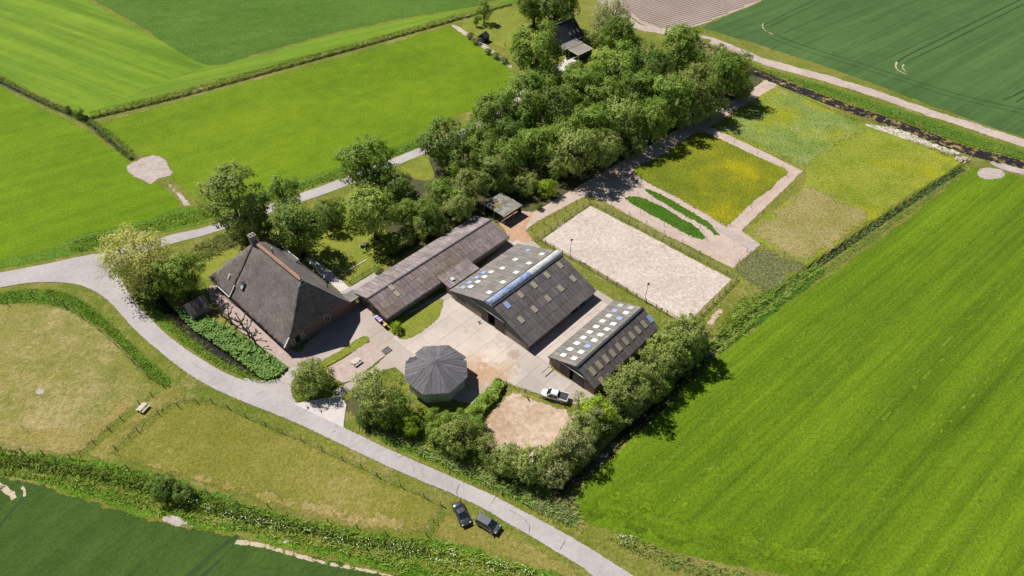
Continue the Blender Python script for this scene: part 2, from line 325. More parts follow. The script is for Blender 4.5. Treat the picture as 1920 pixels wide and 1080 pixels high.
# ---------------------------------------------------------------- terrain with carved ditches
def terrain():
    st = .75; xs = np.arange(-250, 250.1, st); ys = np.arange(15, 330, st); nx, ny = len(xs), len(ys)
    X, Y = np.meshgrid(xs, ys); P = np.stack([X.ravel(), Y.ravel()], 1); Z = np.zeros(len(P))
    for ln, hw, dp in DITCH:
        lo, hi = ln.min(0)-hw-2, ln.max(0)+hw+2; idx = np.where(((P > lo) & (P < hi)).all(1))[0]
        d = dist_poly(P[idx], ln); k = np.clip((hw+.35-d)/.9, 0, 1); k = k*k*(3-2*k); Z[idx] = np.minimum(Z[idx], -dp*k)
    i = np.arange((ny-1)*(nx-1)); r, c = i//(nx-1), i % (nx-1); a = r*nx+c
    F = np.stack([a, a+1, a+nx+1, a+nx], 1)
    V = np.concatenate([np.stack([P[:, 0], P[:, 1], Z], 1), [(x, y, 0) for x, y in ((-3000, -3000), (3000, -3000), (3000, 4000), (-3000, 4000))]])
    n = nx*ny; c0, c1, c2, c3 = 0, nx-1, nx*ny-1, nx*(ny-1)
    me = bpy.data.meshes.new('ground')
    fl = [tuple(map(int, f)) for f in F]+[(n, n+1, c1, c0), (n+1, n+2, c2, c1), (n+2, n+3, c3, c2), (n+3, n, c0, c3)]
    me.from_pydata(V.tolist(), [], fl); me.materials.append(M['verge'])
    o = bpy.data.objects.new('ground', me); COL.objects.link(o); tag(o, 'olive green grass verges between the road, ditches and paddocks', 'ground', None, 'structure')
terrain()
WL = ['narrow dark ditch between the flower meadow and the striped lush field', 'wide weedy canal below the pale farm track', 'thin ditch between mown field and the long lush meadow', 'dark ditch ending at the bare soil patch', 'dark moat beside the large leaved bank by the farmhouse', 'dark ditch in the shade of the shrub belt by the small barn', 'ditch overgrown with tall grass beside the dark wheat']
for (ln, hw, dp), lb in zip(DITCH[:-1], WL):
    big = hw > 2; P = ln[::3]
    sheet('canal' if big else 'ditch_water', ribbon(P, 2*hw+.3, True), -dp+.28, M['canal'] if big else M['water'], lb, 'water', rough=0, step=3, spacing=4, world=True, clip=False)
# ---------------------------------------------------------------- fields and ground sheets, 4 mm apart
_zc = [0]
def Z(k):                                # ground levels 16 mm apart, neighbours on one level 1.6 mm apart
    _zc[0] += 1; return .012+.016*k+.0016*(_zc[0] % 10)
sheet('field', [(1345, 667), (1440, 594), (1562, 508), (1700, 410), (1817, 320), (1880, 322), (1960, 345), (2250, 430), (2400, 1250), (1650, 1110), (1480, 1082), (1380, 1062), (1240, 1030), (1150, 995), (1085, 975), (1078, 925), (1130, 870), (1200, 802), (1280, 733)], Z(0), M['field_r'], 'large lush green field with diagonal mowing stripes right of the farm', 'field', spacing=4)
M['headland_r'] = grass('lush_headland', (.085, .165, .005), (.17, .275, .010), stripe=[(math.atan2(*(gp(1400, 1030)[:2]-gp(1150, 950)[:2])[::-1]), 1.8, .75)], fine=.9, edge=(5.5, .25))
sheet('headland', [(1086, 970), (1150, 990), (1240, 1026), (1380, 1058), (1560, 1092), (1640, 1060), (1520, 1010), (1390, 985), (1250, 950), (1160, 915), (1100, 910)], Z(1), M['headland_r'], 'turning strip at the roadside end of the striped lush field', 'field', spacing=2)
sheet('field', [(-160, 78), (0, 162), (90, 207), (150, 236), (205, 272), (243, 302), (262, 338), (300, 346), (336, 378), (326, 394), (270, 415), (160, 440), (90, 470), (0, 492), (-120, 520), (-400, 480), (-420, 200)], Z(0), M['field_a'], 'bright green field beside the bend of the road', 'field', spacing=4)
sheet('field', [(184, 234), (330, 191), (520, 139), (690, 93), (848, 50), (885, 75), (955, 128), (965, 150), (905, 200), (830, 228), (795, 256), (640, 312), (520, 352), (405, 382), (365, 372), (325, 338), (300, 302), (245, 282), (205, 252)], Z(0), M['field_b'], 'long bright green meadow behind the farmhouse trees', 'field', spacing=4)
sheet('field', [(-260, -60), (100, -60), (150, -12), (250, 45), (388, 122), (372, 132), (170, 214), (150, 212), (80, 182), (0, 143), (-200, 45)], Z(0), M['field_c'], 'pale green mown field with fine stripes', 'field', spacing=5)
sheet('headland', [(160, 216), (372, 128), (500, 100), (610, 68), (760, 36), (930, 4), (1000, -25), (1060, -20), (980, 0), (855, 28), (690, 76), (520, 122), (330, 172), (180, 214)], Z(0), M['strip_c'], 'striped grass headland between the leafy crop and the thin ditch', 'field', spacing=3)
sheet('crop_field', [(110, -60), (160, -10), (260, 48), (385, 121), (500, 96), (610, 66), (760, 34), (910, 6), (1010, -40)], Z(1), M['crop_d'], 'dark green leafy crop field', 'field', spacing=5)
sheet('wheat_field', [(1322, 47), (1430, 1), (1490, -45), (2050, -45), (2300, 60), (2350, 370), (2100, 312), (1920, 259), (1780, 211), (1600, 144), (1440, 90), (1350, 62)], Z(0), M['wheat'], 'blue green wheat field with tramlines beyond the canal', 'field', spacing=5)
wn = sheet('wheat_field', [(-140, 868), (0, 888), (100, 915), (220, 953), (330, 982), (430, 1000), (560, 1032), (680, 1060), (800, 1095), (820, 1180), (-100, 1180)], Z(0), M['wheat_near'], 'dark green wheat field along the overgrown ditch', 'field', spacing=4)
plf = sheet('ploughed_field', [(1140, -45), (1470, -45), (1428, 0), (1322, 44), (1290, 52), (1235, 56), (1195, 40), (1165, 12)], Z(0), M['plough'], 'pale brown ridged potato field beyond the far house', 'field', spacing=5)
sheet('paddock', [(-60, 568), (60, 568), (128, 580), (185, 612), (240, 665), (292, 722), (290, 738), (215, 795), (150, 850), (70, 846), (0, 836), (-120, 820), (-200, 690)], Z(0), M['pad1'], 'dry yellowish grass paddock inside the road bend', 'paddock', spacing=3)
sheet('paddock', [(212, 855), (222, 838), (305, 768), (345, 754), (400, 757), (500, 800), (620, 853), (730, 905), (826, 946), (812, 975), (790, 1003), (690, 992), (560, 962), (430, 925), (300, 885)], Z(0), M['pad2'], 'dry olive paddock between the road and the overgrown ditch', 'paddock', spacing=3)
M['dryband'] = grass('parched_grass', (.23, .21, .045), (.34, .275, .09), (.45, .345, .165), .6, fine=.9, edge=(2.2, .4), dscale=.06)
sheet('parched_strip', [(225, 860), (300, 866), (430, 898), (560, 930), (690, 955), (800, 975), (812, 980), (790, 1003), (690, 992), (560, 962), (430, 925), (300, 885)], Z(1), M['dryband'], 'parched tan strip along the ditch side of the olive paddock', 'ground', spacing=1.5)
sheet('parched_strip', [(-100, 780), (0, 790), (90, 800), (170, 790), (230, 745), (262, 752), (215, 795), (150, 850), (70, 846), (0, 836), (-120, 820)], Z(1), M['dryband'], 'parched tan strip along the ditch side of the road bend paddock', 'ground', spacing=1.5)
sheet('parking_grass', [(842, 958), (870, 962), (950, 1000), (1030, 1040), (1100, 1085), (1040, 1078), (940, 1040), (860, 1018), (812, 1002)], Z(0), M['lot'], 'dry grass patch where the two dark cars are parked', 'ground', spacing=2)
sheet('gate_path', [(200, 862), (168, 858), (160, 850), (225, 797), (300, 735), (330, 728), (350, 745), (300, 765), (255, 803)], Z(1), M['lot'], 'worn grass strip between the two paddocks', 'path', spacing=2)
sheet('meadow', [(1440, 166), (1480, 162), (1560, 200), (1700, 254), (1790, 292), (1800, 303), (1790, 316), (1650, 404), (1512, 500), (1495, 490), (1430, 457), (1392, 436), (1508, 324), (1335, 240)], Z(0), M['meadow'], 'yellow green meadow between sand path and canal', 'meadow', spacing=3)
sheet('tall_meadow', [(1440, 168), (1475, 163), (1560, 202), (1650, 236), (1580, 275), (1512, 320), (1420, 276), (1340, 238)], Z(1), M['meadow_tall'], 'tall flowering grass corner with yellow buttercups', 'meadow', spacing=2, smooth=False)
sheet('grazed_patch', [(1395, 436), (1470, 372), (1510, 345), (1580, 372), (1642, 410), (1600, 445), (1515, 498), (1440, 462)], Z(1), M['meadow_brown'], 'brownish grazed patch of the meadow beside the reed bed', 'meadow', spacing=2)
sheet('sand_strip', [(1622, 232), (1665, 237), (1740, 259), (1796, 281), (1800, 290), (1770, 287), (1690, 259), (1650, 246)], Z(2), M['palesand'], 'pale bare strip along the canal bank', 'ground', rough=.4, spacing=2)
for p, l in (([(1832, 322), (1848, 314), (1878, 318), (1884, 330), (1862, 337), (1838, 333)], 'small bare sand patch near the field corner'), ([(1855, 305), (1880, 303), (1930, 318), (2000, 340), (1940, 333), (1880, 318)], 'long bare sand strip beside the canal corner'), ([(236, 312), (255, 302), (268, 295), (292, 290), (311, 298), (319, 311), (327, 321), (321, 331), (302, 334), (284, 346), (262, 337), (245, 328)], 'grey bare soil patch at the end of the ditch'), ([(62, 735), (72, 725), (84, 728), (82, 740), (70, 744)], 'tiny bare patch in the dry paddock'), ([(522, 1010), (534, 1004), (548, 1008), (546, 1019), (530, 1022)], 'small bare soil patch at the wheat edge'), ([(305, 972), (325, 966), (348, 978), (365, 988), (340, 990)], 'bare streak at the edge of the dark wheat')):
    sheet('soil_patch', p, Z(2), M['soil'], l, 'soil', spacing=1.5, rough=.3)
sheet('sand_path', [(945, 392), (1000, 398), (1100, 340), (1195, 285), (1290, 230), (1405, 170), (1436, 148), (1466, 156), (1412, 188), (1332, 238), (1420, 278), (1506, 321), (1392, 433), (1427, 458), (1374, 504), (1240, 437), (1112, 368), (1090, 372), (1010, 414), (985, 432), (960, 420)], Z(2), M['sandpath'], 'pinkish sand path looping round the inner paddock', 'path', spacing=2, rough=.12, smooth=False)
sheet('paddock', [(1186, 322), (1240, 290), (1308, 247), (1330, 250), (1400, 284), (1466, 313), (1474, 328), (1420, 375), (1367, 423), (1352, 420), (1270, 372)], Z(3), M['inner'], 'inner paddock with yellow buttercups enclosed by sand path', 'paddock', spacing=2)
sheet('grass_island', [(1170, 371), (1198, 368), (1233, 382), (1280, 408), (1314, 431), (1322, 448), (1303, 446), (1264, 428), (1225, 409), (1190, 388)], Z(3), M['lush'], 'wide lush grass island in the sand beside the arena', 'grass', spacing=1.5)
sheet('grass_island', [(1204, 351), (1241, 364), (1287, 390), (1334, 420), (1351, 442), (1340, 442), (1315, 423), (1272, 398), (1233, 375)], Z(3), M['lush'], 'narrow lush grass island in the sand by the inner paddock', 'grass', spacing=1.5)
sheet('reed_patch', [(1376, 503), (1426, 464), (1500, 492), (1512, 503), (1498, 540), (1440, 552), (1394, 522)], Z(2), M['reedbed'], 'grey green reed bed beside the arena corner', 'reeds', spacing=2)
AR = [W(21.9, 29), W(21.9, 48.6), W(-19.8, 48.5), W(-19.8, 29)]
sheet('riding_arena', AR, Z(3), M['arena'], 'pale sand riding arena with hoof marks', 'arena', spacing=2, smooth=False, world=True, rough=.12)
sheet('lush_bank', [(1400, 590), (1440, 545), (1510, 505), (1550, 512), (1470, 575), (1350, 665), (1330, 650)], Z(1), M['lush'], 'lush weedy bank along the ditch below the reed bed', 'grass', spacing=2)
sheet('bare_bank', [(1325, 600), (1350, 575), (1362, 578), (1345, 605), (1330, 622)], Z(2), M['pen'], 'bare tan earth below the arena corner', 'ground', spacing=1.5, rough=.4)
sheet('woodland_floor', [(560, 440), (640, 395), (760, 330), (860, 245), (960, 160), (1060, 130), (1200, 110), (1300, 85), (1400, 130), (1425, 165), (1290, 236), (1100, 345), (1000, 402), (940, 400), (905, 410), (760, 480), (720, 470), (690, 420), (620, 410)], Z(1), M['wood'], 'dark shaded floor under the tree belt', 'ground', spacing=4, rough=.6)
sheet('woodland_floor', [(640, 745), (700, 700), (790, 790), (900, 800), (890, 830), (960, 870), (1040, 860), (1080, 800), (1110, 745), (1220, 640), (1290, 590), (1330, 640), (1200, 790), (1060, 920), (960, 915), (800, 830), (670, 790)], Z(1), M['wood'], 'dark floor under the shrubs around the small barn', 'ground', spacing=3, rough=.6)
sheet('lawn', [(575, 478), (640, 392), (700, 410), (735, 450), (718, 492), (656, 532), (600, 490)], Z(2), M['lawn'], 'mown lawn behind the thatched farmhouse', 'lawn', spacing=2)
sheet('lawn', [(362, 500), (400, 478), (450, 462), (470, 470), (430, 500), (392, 528)], Z(2), M['lawn'], 'mown lawn strip at the chimney end of the farmhouse', 'lawn', spacing=2)
sheet('lawn', [(864, 48), (935, 14), (1000, 22), (1045, 45), (1065, 80), (1000, 112), (960, 98), (905, 72)], Z(2), M['lawn'], 'bright lawn of the far black house', 'lawn', spacing=2.5)
sheet('lawn', [(748, 318), (790, 290), (812, 315), (815, 335), (790, 340)], Z(2), M['lawn'], 'dry lawn patch beside the lane between the trees', 'lawn', spacing=2)
sheet('lawn', [(1095, 100), (1120, 90), (1160, 110), (1130, 128), (1100, 118)], Z(2), M['lawn'], 'lawn beside the carport of the far house', 'lawn', spacing=2)
sheet('garden_path', [(846, 50), (858, 48), (905, 78), (955, 118), (952, 126), (900, 88)], Z(2), M['track'], 'tan worn edge between the meadow and the far garden', 'path', spacing=2)
sheet('farm_track', [(1075, -40), (1110, -40), (1190, 38), (1262, 55), (1335, 70), (1440, 110), (1600, 155), (1780, 216), (1925, 262), (2250, 365), (2250, 390), (1920, 277), (1780, 231), (1600, 170), (1440, 124), (1330, 84), (1250, 66), (1185, 52), (1130, 10)], Z(2), M['track'], 'pale farm track between the canal and the wheat', 'track', spacing=3, rough=.35)
sheet('rough_bank', [(1370, 98), (1440, 128), (1600, 176), (1780, 236), (1930, 284), (2200, 370), (2200, 385), (1920, 302), (1780, 262), (1600, 195), (1440, 140)], Z(1), M['rough'], 'rough grass bank between canal and track', 'grass', spacing=3)
# roads
RU = [(-300, 545), (-60, 520), (0, 511), (90, 494), (150, 481), (190, 477), (218, 500), (240, 545), (275, 590), (330, 640), (400, 686), (455, 712), (500, 722), (560, 757), (645, 801), (760, 856), (900, 917), (1010, 973), (1110, 1030), (1200, 1088), (1330, 1180)]
RL = [(1180, 1180), (1115, 1085), (1030, 1028), (960, 987), (880, 942), (760, 890), (640, 835), (560, 796), (450, 752), (370, 713), (300, 661), (245, 611), (205, 567), (165, 541), (120, 531), (60, 531), (0, 540), (-60, 550), (-300, 590)]
sheet('road', RU+RL, Z(4), M['road'], 'pale grey single lane road bending past the farm', 'road', spacing=2, rough=.04)
sheet('lane', [(185, 478), (260, 458), (330, 438), (390, 424), (510, 381), (640, 335), (790, 275), (900, 225), (985, 165), (1040, 125), (1060, 115), (1065, 122), (1000, 172), (905, 239), (795, 289), (650, 349), (520, 395), (400, 437), (340, 453), (265, 475), (215, 500)], Z(3), M['road'], 'narrow grey lane running up behind the trees', 'road', spacing=2, rough=.05)
rd = [o for o in COL.objects if o.name == 'road'][0]; M['crack'] = dirt('crack_fill', (.16, .14, .13), (.22, .20, .19), None, .5, edge=None)
for p in ([(690, 802), (705, 812), (722, 818), (728, 826)], [(770, 868), (778, 878), (776, 886)], [(800, 872), (790, 885), (796, 892)], [(850, 902), (846, 915)], [(862, 908), (856, 922), (858, 930)], [(955, 957), (972, 966), (985, 976), (993, 985)], [(985, 976), (994, 972)], [(993, 985), (992, 1000)], [(740, 850), (748, 858), (756, 856)], [(560, 775), (575, 779), (592, 788)], [(360, 680), (372, 690), (392, 698)], [(930, 930), (922, 944)], [(620, 812), (632, 808)], [(1060, 1015), (1050, 1030)]):
    sheet('crack', ribbon(resample([g2(*q) for q in p], False, .8), .065, True), .1, M['crack'], None, parent=rd, rough=.05, step=.5, spacing=9, world=True)
# yard
sheet('brick_paving', [(388, 545), (420, 545), (545, 655), (580, 640), (655, 568), (700, 590), (640, 645), (590, 680), (560, 700), (540, 690), (470, 640), (430, 600)], Z(2), M['brickpave'], 'pinkish brick paving along the eaves of the farmhouse', 'pavement', spacing=2, rough=.08)
sheet('driveway', [(455, 712), (500, 700), (545, 690), (600, 665), (640, 650), (625, 672), (560, 700), (548, 735), (560, 762), (520, 745)], Z(3), M['drive2'], 'grey driveway joining the road beside the moat', 'road', spacing=1.5, rough=.12)
sheet('driveway', [(551, 757), (600, 748), (640, 742), (650, 760), (644, 803), (600, 783)], Z(5), M['drive'], 'pale concrete driveway apron at the road', 'road', spacing=1.5, rough=.05, smooth=False)
YARD = [(585, 668), (640, 625), (690, 588), (730, 605), (832, 548), (862, 540), (960, 445), (1000, 452), (1060, 505), (1150, 562), (1160, 572), (1090, 640), (1030, 690), (1125, 742), (1100, 760), (1060, 757), (960, 722), (940, 714), (915, 728), (890, 760), (800, 740), (740, 690), (700, 700), (640, 745), (620, 735), (700, 690), (725, 665), (690, 640), (610, 690)]
yard = sheet('farmyard', YARD, Z(3), M['conc_edge'], 'pale stained concrete farmyard between the barns', 'yard', spacing=2, smooth=False, rough=.06)
sheet('rusty_pavement', [(930, 408), (985, 398), (1000, 402), (985, 430), (1000, 452), (960, 452), (945, 430)], Z(4), M['rustpave'], 'rust brown pavement in front of the open shed', 'pavement', spacing=1.5, rough=.15)
sheet('lawn', [(738, 628), (722, 607), (780, 582), (829, 560), (829, 583), (815, 606), (765, 637)], Z(6)+.02, M['lawn'], 'lawn along the windowed wall of the long stable', 'lawn', spacing=1.2, rough=.05)
sheet('lawn', [(604, 692), (596, 681), (640, 655), (682, 629), (694, 640), (650, 668)], Z(6)+.02, M['lawn'], 'narrow lawn strip beside the gravel terrace', 'lawn', spacing=1.2, rough=.05)
sheet('gravel_terrace', [(612, 694), (650, 669), (694, 642), (722, 663), (712, 675), (655, 716), (628, 712)], Z(6)+.01, M['gravel'], 'gravel terrace with a picnic table', 'ground', spacing=1.2, rough=.05)
sheet('lawn', [(548, 735), (552, 715), (575, 690), (610, 700), (632, 725), (600, 748), (556, 753)], Z(6), M['verge2'], 'grass under the olive bush by the driveway', 'grass', spacing=1.2, rough=.1)
sheet('garden_pavement', [(566, 480), (588, 485), (622, 510), (656, 540), (650, 552), (638, 548), (600, 515)], Z(5), M['drive'], 'pale tiled path behind the farmhouse', 'pavement', spacing=1.5, smooth=False, rough=.02)
sheet('garden_pavement', [(636, 549), (656, 538), (700, 512), (716, 502), (722, 512), (690, 535), (655, 562)], Z(6), M['drive2'], 'tiled strip along the end of the long stable', 'pavement', spacing=1.5, smooth=False, rough=.02)
sheet('dirt_pen', [(890, 806), (925, 768), (960, 733), (1010, 745), (1080, 772), (1085, 805), (1058, 845), (1020, 872), (960, 872), (905, 850)], Z(3), M['pen'], 'tan bare earth pen beside the white pickup', 'pen', spacing=1.5, rough=.25, smooth=False)
sheet('grass_edge', [(940, 716), (962, 722), (1060, 757), (1085, 765), (1078, 772), (1010, 746), (960, 733), (935, 740)], Z(4), M['verge2'], 'grass edge between the yard and the dirt pen', 'grass', spacing=1.2)
sheet('ditch_bank', [(-140, 838), (0, 846), (150, 862), (215, 872), (300, 893), (430, 934), (560, 968), (690, 998), (800, 1008), (860, 1020), (940, 1045), (1060, 1090), (1000, 1130), (820, 1100), (680, 1064), (560, 1036), (430, 1004), (330, 986), (220, 957), (100, 919), (0, 892), (-140, 872)], Z(2), M['rough'], 'bright green overgrown bank between the paddocks and the dark wheat', 'grass', spacing=2, rough=.5)
sheet('grass_bank', [(-60, 556), (20, 543), (75, 540), (132, 550), (185, 582), (245, 638), (312, 700), (326, 716), (312, 728), (285, 712), (240, 668), (185, 616), (128, 584), (60, 570), (-60, 578)], Z(2), M['rough'], 'lush green bank inside the road bend', 'grass', spacing=1.5, rough=.2)
sheet('grass_bank', [(270, 568), (292, 556), (330, 600), (400, 650), (470, 690), (500, 706), (470, 712), (400, 682), (335, 640), (290, 600)], Z(2), M['rough'], 'green bank between the road and the moat', 'grass', spacing=1.5, rough=.15)
sheet('roadside_grass', [(-120, 518), (0, 488), (90, 466), (160, 436), (270, 411), (330, 390), (400, 380), (520, 350), (640, 310), (795, 254), (798, 270), (640, 330), (510, 376), (390, 418), (330, 432), (180, 470), (90, 488), (0, 505), (-120, 525)], Z(1), M['rough'], 'green roadside grass between the bright fields and the lane', 'grass', spacing=2, rough=.3)
sheet('reed_bank', [(640, 778), (690, 795), (760, 825), (860, 865), (960, 910), (1050, 948), (1085, 975), (1060, 985), (960, 938), (850, 888), (740, 836), (680, 805)], Z(2), M['rough'], 'green reed bank between the road and the shrubs', 'grass', spacing=1.5, rough=.3)
sheet('rubble_strip', [(308, 342), (318, 342), (345, 368), (358, 385), (345, 388), (330, 368)], Z(3), M['track'], 'tan strip leading from the bare soil patch to the lane', 'ground', spacing=1.2, rough=.15)
sheet('sand_edge', [(1338, 432), (1345, 425), (1428, 458), (1420, 466), (1395, 486), (1378, 500), (1372, 497), (1400, 468)], Z(4), M['soil'], 'pale sand edge beside the reed bed', 'ground', spacing=1.5, rough=.15)
# concrete slabs of the yard, in the barns' own grid
cell = MB().box(0, 1, 0, 1, -.05, 1).build('concrete_slab', M['conc']); slab = cell.data; bpy.data.objects.remove(cell)
cell = MB().box(0, 1, 0, 1, -.05, 1).build('concrete_slab', M['conc_old']); slab_old = cell.data; bpy.data.objects.remove(cell)
YP = np.array([g2(*p) for p in YARD])
def slabs(u0, u1, v0, v1, du, dv, me, shift=0.0):
    nu, nv = max(1, round((u1-u0)/du)), max(1, round((v1-v0)/dv))
    for i in range(nu):
        for j in range(nv):
            a, b = u0+(u1-u0)*i/nu, v0+(v1-v0)*j/nv; sa, sb = (u1-u0)/nu, (v1-v0)/nv
            c = np.array([W(a+x*sa, b+y*sb) for x, y in ((.03, .03), (.97, .03), (.03, .97), (.97, .97), (.5, .5))])
            if not inside(c, YP).all(): continue
            x, y = W(a+.02, b+.02); 
            inst('concrete_slab', me, yard, Matrix.Translation((x, y, .06))@Matrix.Rotation(PSI, 4, 'Z')@Matrix.Diagonal((sb-.045, sa-.045, .03+random.uniform(-.006, .006), 1)))
slabs(-5.3, -.3, 0.2, 22, 2.5, 2.75, slab); slabs(-16, 23, -16.8, -.2, 3.9, 4.2, slab); slabs(23.2, 36, -33.0, -15.5, 3.2, 3.5, slab_old); slabs(-5, 26, 22.2, 27.6, 4, 2.7, slab)
# pieces of the fields: tramlines, sown ridges
M['tram'] = dirt('tramline_shade', (.024, .05, .014), (.04, .075, .022), None, .3, edge=(.25, .8))  # shade in the gaps of the standing crop, painted as dark strips
M['bare_tram'] = dirt('bare_tramline', (.42, .36, .24), (.50, .43, .31), None, .3, edge=(.45, .8))
wf = [o for o in COL.objects if o.name.startswith('wheat_field')][0]
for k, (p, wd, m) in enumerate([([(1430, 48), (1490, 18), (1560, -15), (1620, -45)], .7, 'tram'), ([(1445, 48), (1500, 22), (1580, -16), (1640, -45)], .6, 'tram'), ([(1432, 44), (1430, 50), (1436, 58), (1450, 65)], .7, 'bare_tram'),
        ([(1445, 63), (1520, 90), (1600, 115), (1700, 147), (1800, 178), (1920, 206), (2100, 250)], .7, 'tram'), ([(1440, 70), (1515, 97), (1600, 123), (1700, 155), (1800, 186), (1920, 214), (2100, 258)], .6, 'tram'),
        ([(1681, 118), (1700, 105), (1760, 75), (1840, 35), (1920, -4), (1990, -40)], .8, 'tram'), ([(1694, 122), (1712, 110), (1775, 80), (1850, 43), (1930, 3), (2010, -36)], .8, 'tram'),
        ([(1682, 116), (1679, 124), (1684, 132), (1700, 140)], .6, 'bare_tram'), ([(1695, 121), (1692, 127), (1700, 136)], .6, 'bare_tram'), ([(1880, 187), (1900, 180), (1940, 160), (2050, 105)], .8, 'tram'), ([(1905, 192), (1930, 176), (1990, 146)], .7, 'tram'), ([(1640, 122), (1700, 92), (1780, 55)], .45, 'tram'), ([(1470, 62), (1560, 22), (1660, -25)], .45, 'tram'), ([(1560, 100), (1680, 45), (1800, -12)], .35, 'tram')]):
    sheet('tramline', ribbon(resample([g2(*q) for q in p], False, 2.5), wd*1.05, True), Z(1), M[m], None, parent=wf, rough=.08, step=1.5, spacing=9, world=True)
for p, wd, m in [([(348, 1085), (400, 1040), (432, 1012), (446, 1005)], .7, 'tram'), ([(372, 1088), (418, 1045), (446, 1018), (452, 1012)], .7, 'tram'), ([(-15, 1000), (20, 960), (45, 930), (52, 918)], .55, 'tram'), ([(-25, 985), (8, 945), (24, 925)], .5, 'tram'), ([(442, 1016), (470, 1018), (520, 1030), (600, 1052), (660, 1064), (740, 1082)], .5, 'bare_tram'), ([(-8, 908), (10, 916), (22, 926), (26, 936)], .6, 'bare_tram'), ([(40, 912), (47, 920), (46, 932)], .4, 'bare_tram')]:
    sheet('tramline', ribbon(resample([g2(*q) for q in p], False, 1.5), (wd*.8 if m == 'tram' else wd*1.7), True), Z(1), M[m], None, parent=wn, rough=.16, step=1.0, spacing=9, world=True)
fr_ = [o for o in COL.objects if o.name == 'field'][0]; M['wheeltrack'] = grass('pale_wheel_track', (.105, .195, .008), (.20, .295, .02), None, 0, fine=1.1, edge=(.75, .35))
fp = np.array([g2(*p) for p in [(1360, 680), (1562, 525), (1815, 335), (2100, 420), (2300, 1150), (1480, 1065), (1260, 1010), (1150, 950), (1160, 880)]]); dr = np.array([math.cos(ANG), math.sin(ANG)]); nr_ = np.array([-dr[1], dr[0]]); o0 = np.array(g2(1485, 890))
for off in (-46, -33, -24.5, -12, -3, 8.5, 17, 27):
    for sd in (-.85, .85):
        xs = np.linspace(-120, 220, 500); q = o0+dr*xs[:, None]+nr_*(off+sd+np.sin(xs/31+off)*.5)[:, None]; k_ = inside(q, fp)
        if k_.sum() < 30: continue
        q = q[k_][::6]; sheet('wheel_track', ribbon(q, .75, True), .036, M['wheeltrack'], None, parent=fr_, rough=.1, step=3, spacing=9, world=True)
def ridges():                           # potato ridges as real furrow relief
    a, b = np.array(g2(1225, 52)), np.array(g2(1420, -2)); d = (b-a)/np.linalg.norm(b-a); n = np.array([-d[1], d[0]])
    poly = np.array([g2(*p) for p in [(1150, -43), (1465, -43), (1424, 0), (1320, 42), (1290, 49), (1240, 53), (1200, 38), (1170, 10)]])
    mb = MB(); dv = Matrix.Identity(3); pr = (poly-a)@np.stack([d, n], 1)
    for s in np.arange(pr[:, 1].min()+.7, pr[:, 1].max(), 1.5):
        xs = np.linspace(pr[:, 0].min(), pr[:, 0].max(), 300); q = a+d*xs[:, None]+n*s; k = inside(q, poly)
        if k.sum() < 3: continue
        x0, x1 = xs[k][0], xs[k][-1]; P = [a+d*x0+n*(s-.45), a+d*x1+n*(s-.45), a+d*x0+n*s, a+d*x1+n*s, a+d*x0+n*(s+.45), a+d*x1+n*(s+.45)]
        z = [.01, .01, .32, .32, .01, .01]; mb.add([(*p, zz) for p, zz in zip(P, z)], [(0, 1, 3, 2), (2, 3, 5, 4)])
    o = mb.build('soil_ridges', M['plough_r'], plf); o['kind'] = 'stuff'
M['plough_r'] = dirt('ridge_soil', (.37, .29, .25), (.45, .365, .32), None, .05, edge=None, gstr=.3)
ridges()
# ================================================================ buildings
class Bld:
    def __init__(s, name, u, v, label, cat='building', rz=PSI):
        s.u, s.v = u, v; s.root = empty(name, (*W(u, v), 0), rz, label, cat)
    def L(s, u, v, z): return (v-s.v, u-s.u, z)
    def box(s, mb, u0, u1, v0, v1, z0, z1): return mb.box(v0-s.v, v1-s.v, u0-s.u, u1-s.u, z0, z1)
def wavesheet(name, n, amp, mat):       # unit corrugated sheet: x across, y up the slope
    mb = MB(); k = 2*n; vs = []
    for j in (0, 1):
        for i in range(k+1): vs.append((i/k, j, amp*(1 if i % 2 else 0)))
    mb.add(vs, [(i, i+1, k+2+i, k+1+i) for i in range(k)])
    o = mb.build(name, mat); me = o.data; bpy.data.objects.remove(o); return me
def roofmat(name, a, b, moss=None, moss_amt=.5, streak=1.0, rndv=.16):
    t = NT(name); P = t.obj(); G = t.pos(); rnd = t.n('ShaderNodeObjectInfo').outputs['Random']
    n1 = t.noise(G, .35, 5, .7); n2 = t.noise(G, 2.2, 5, .75)
    c = t.mix(t.ramp(t.math('ADD', t.math('MULTIPLY', n1, .6), t.math('MULTIPLY', n2, .45)), .35, .72), a, b)
    if moss:
        R = t.n('ShaderNodeVectorRotate', {'Vector': G, 'Angle': -PSI}, rotation_type='Z_AXIS').outputs[0]
        Q = t.n('ShaderNodeVectorMath', {0: R, 1: (1.9, .35, .4)}, operation='MULTIPLY').outputs[0]
        k = t.ramp(t.math('ADD', t.math('MULTIPLY', t.noise(Q, 1.3, 5, .75), .75), t.math('MULTIPLY', t.noise(G, .12, 3), .4)), .74-moss_amt*.35, .95-moss_amt*.3)
        c = t.mix(t.math('MULTIPLY', k, streak), c, moss)
    s = t.math('ADD', t.math('MULTIPLY', t.math('SUBTRACT', rnd, .5), rndv), 1.0); s = t.math('MULTIPLY', s, t.math('ADD', t.math('MULTIPLY', t.math('SUBTRACT', n2, .5), .5), 1.0))
    c = t.n('ShaderNodeVectorMath', {0: c, 'Scale': s}, operation='SCALE').outputs[0]
    return t.done(t.bsdf(c, .85, n2, .3, .04))
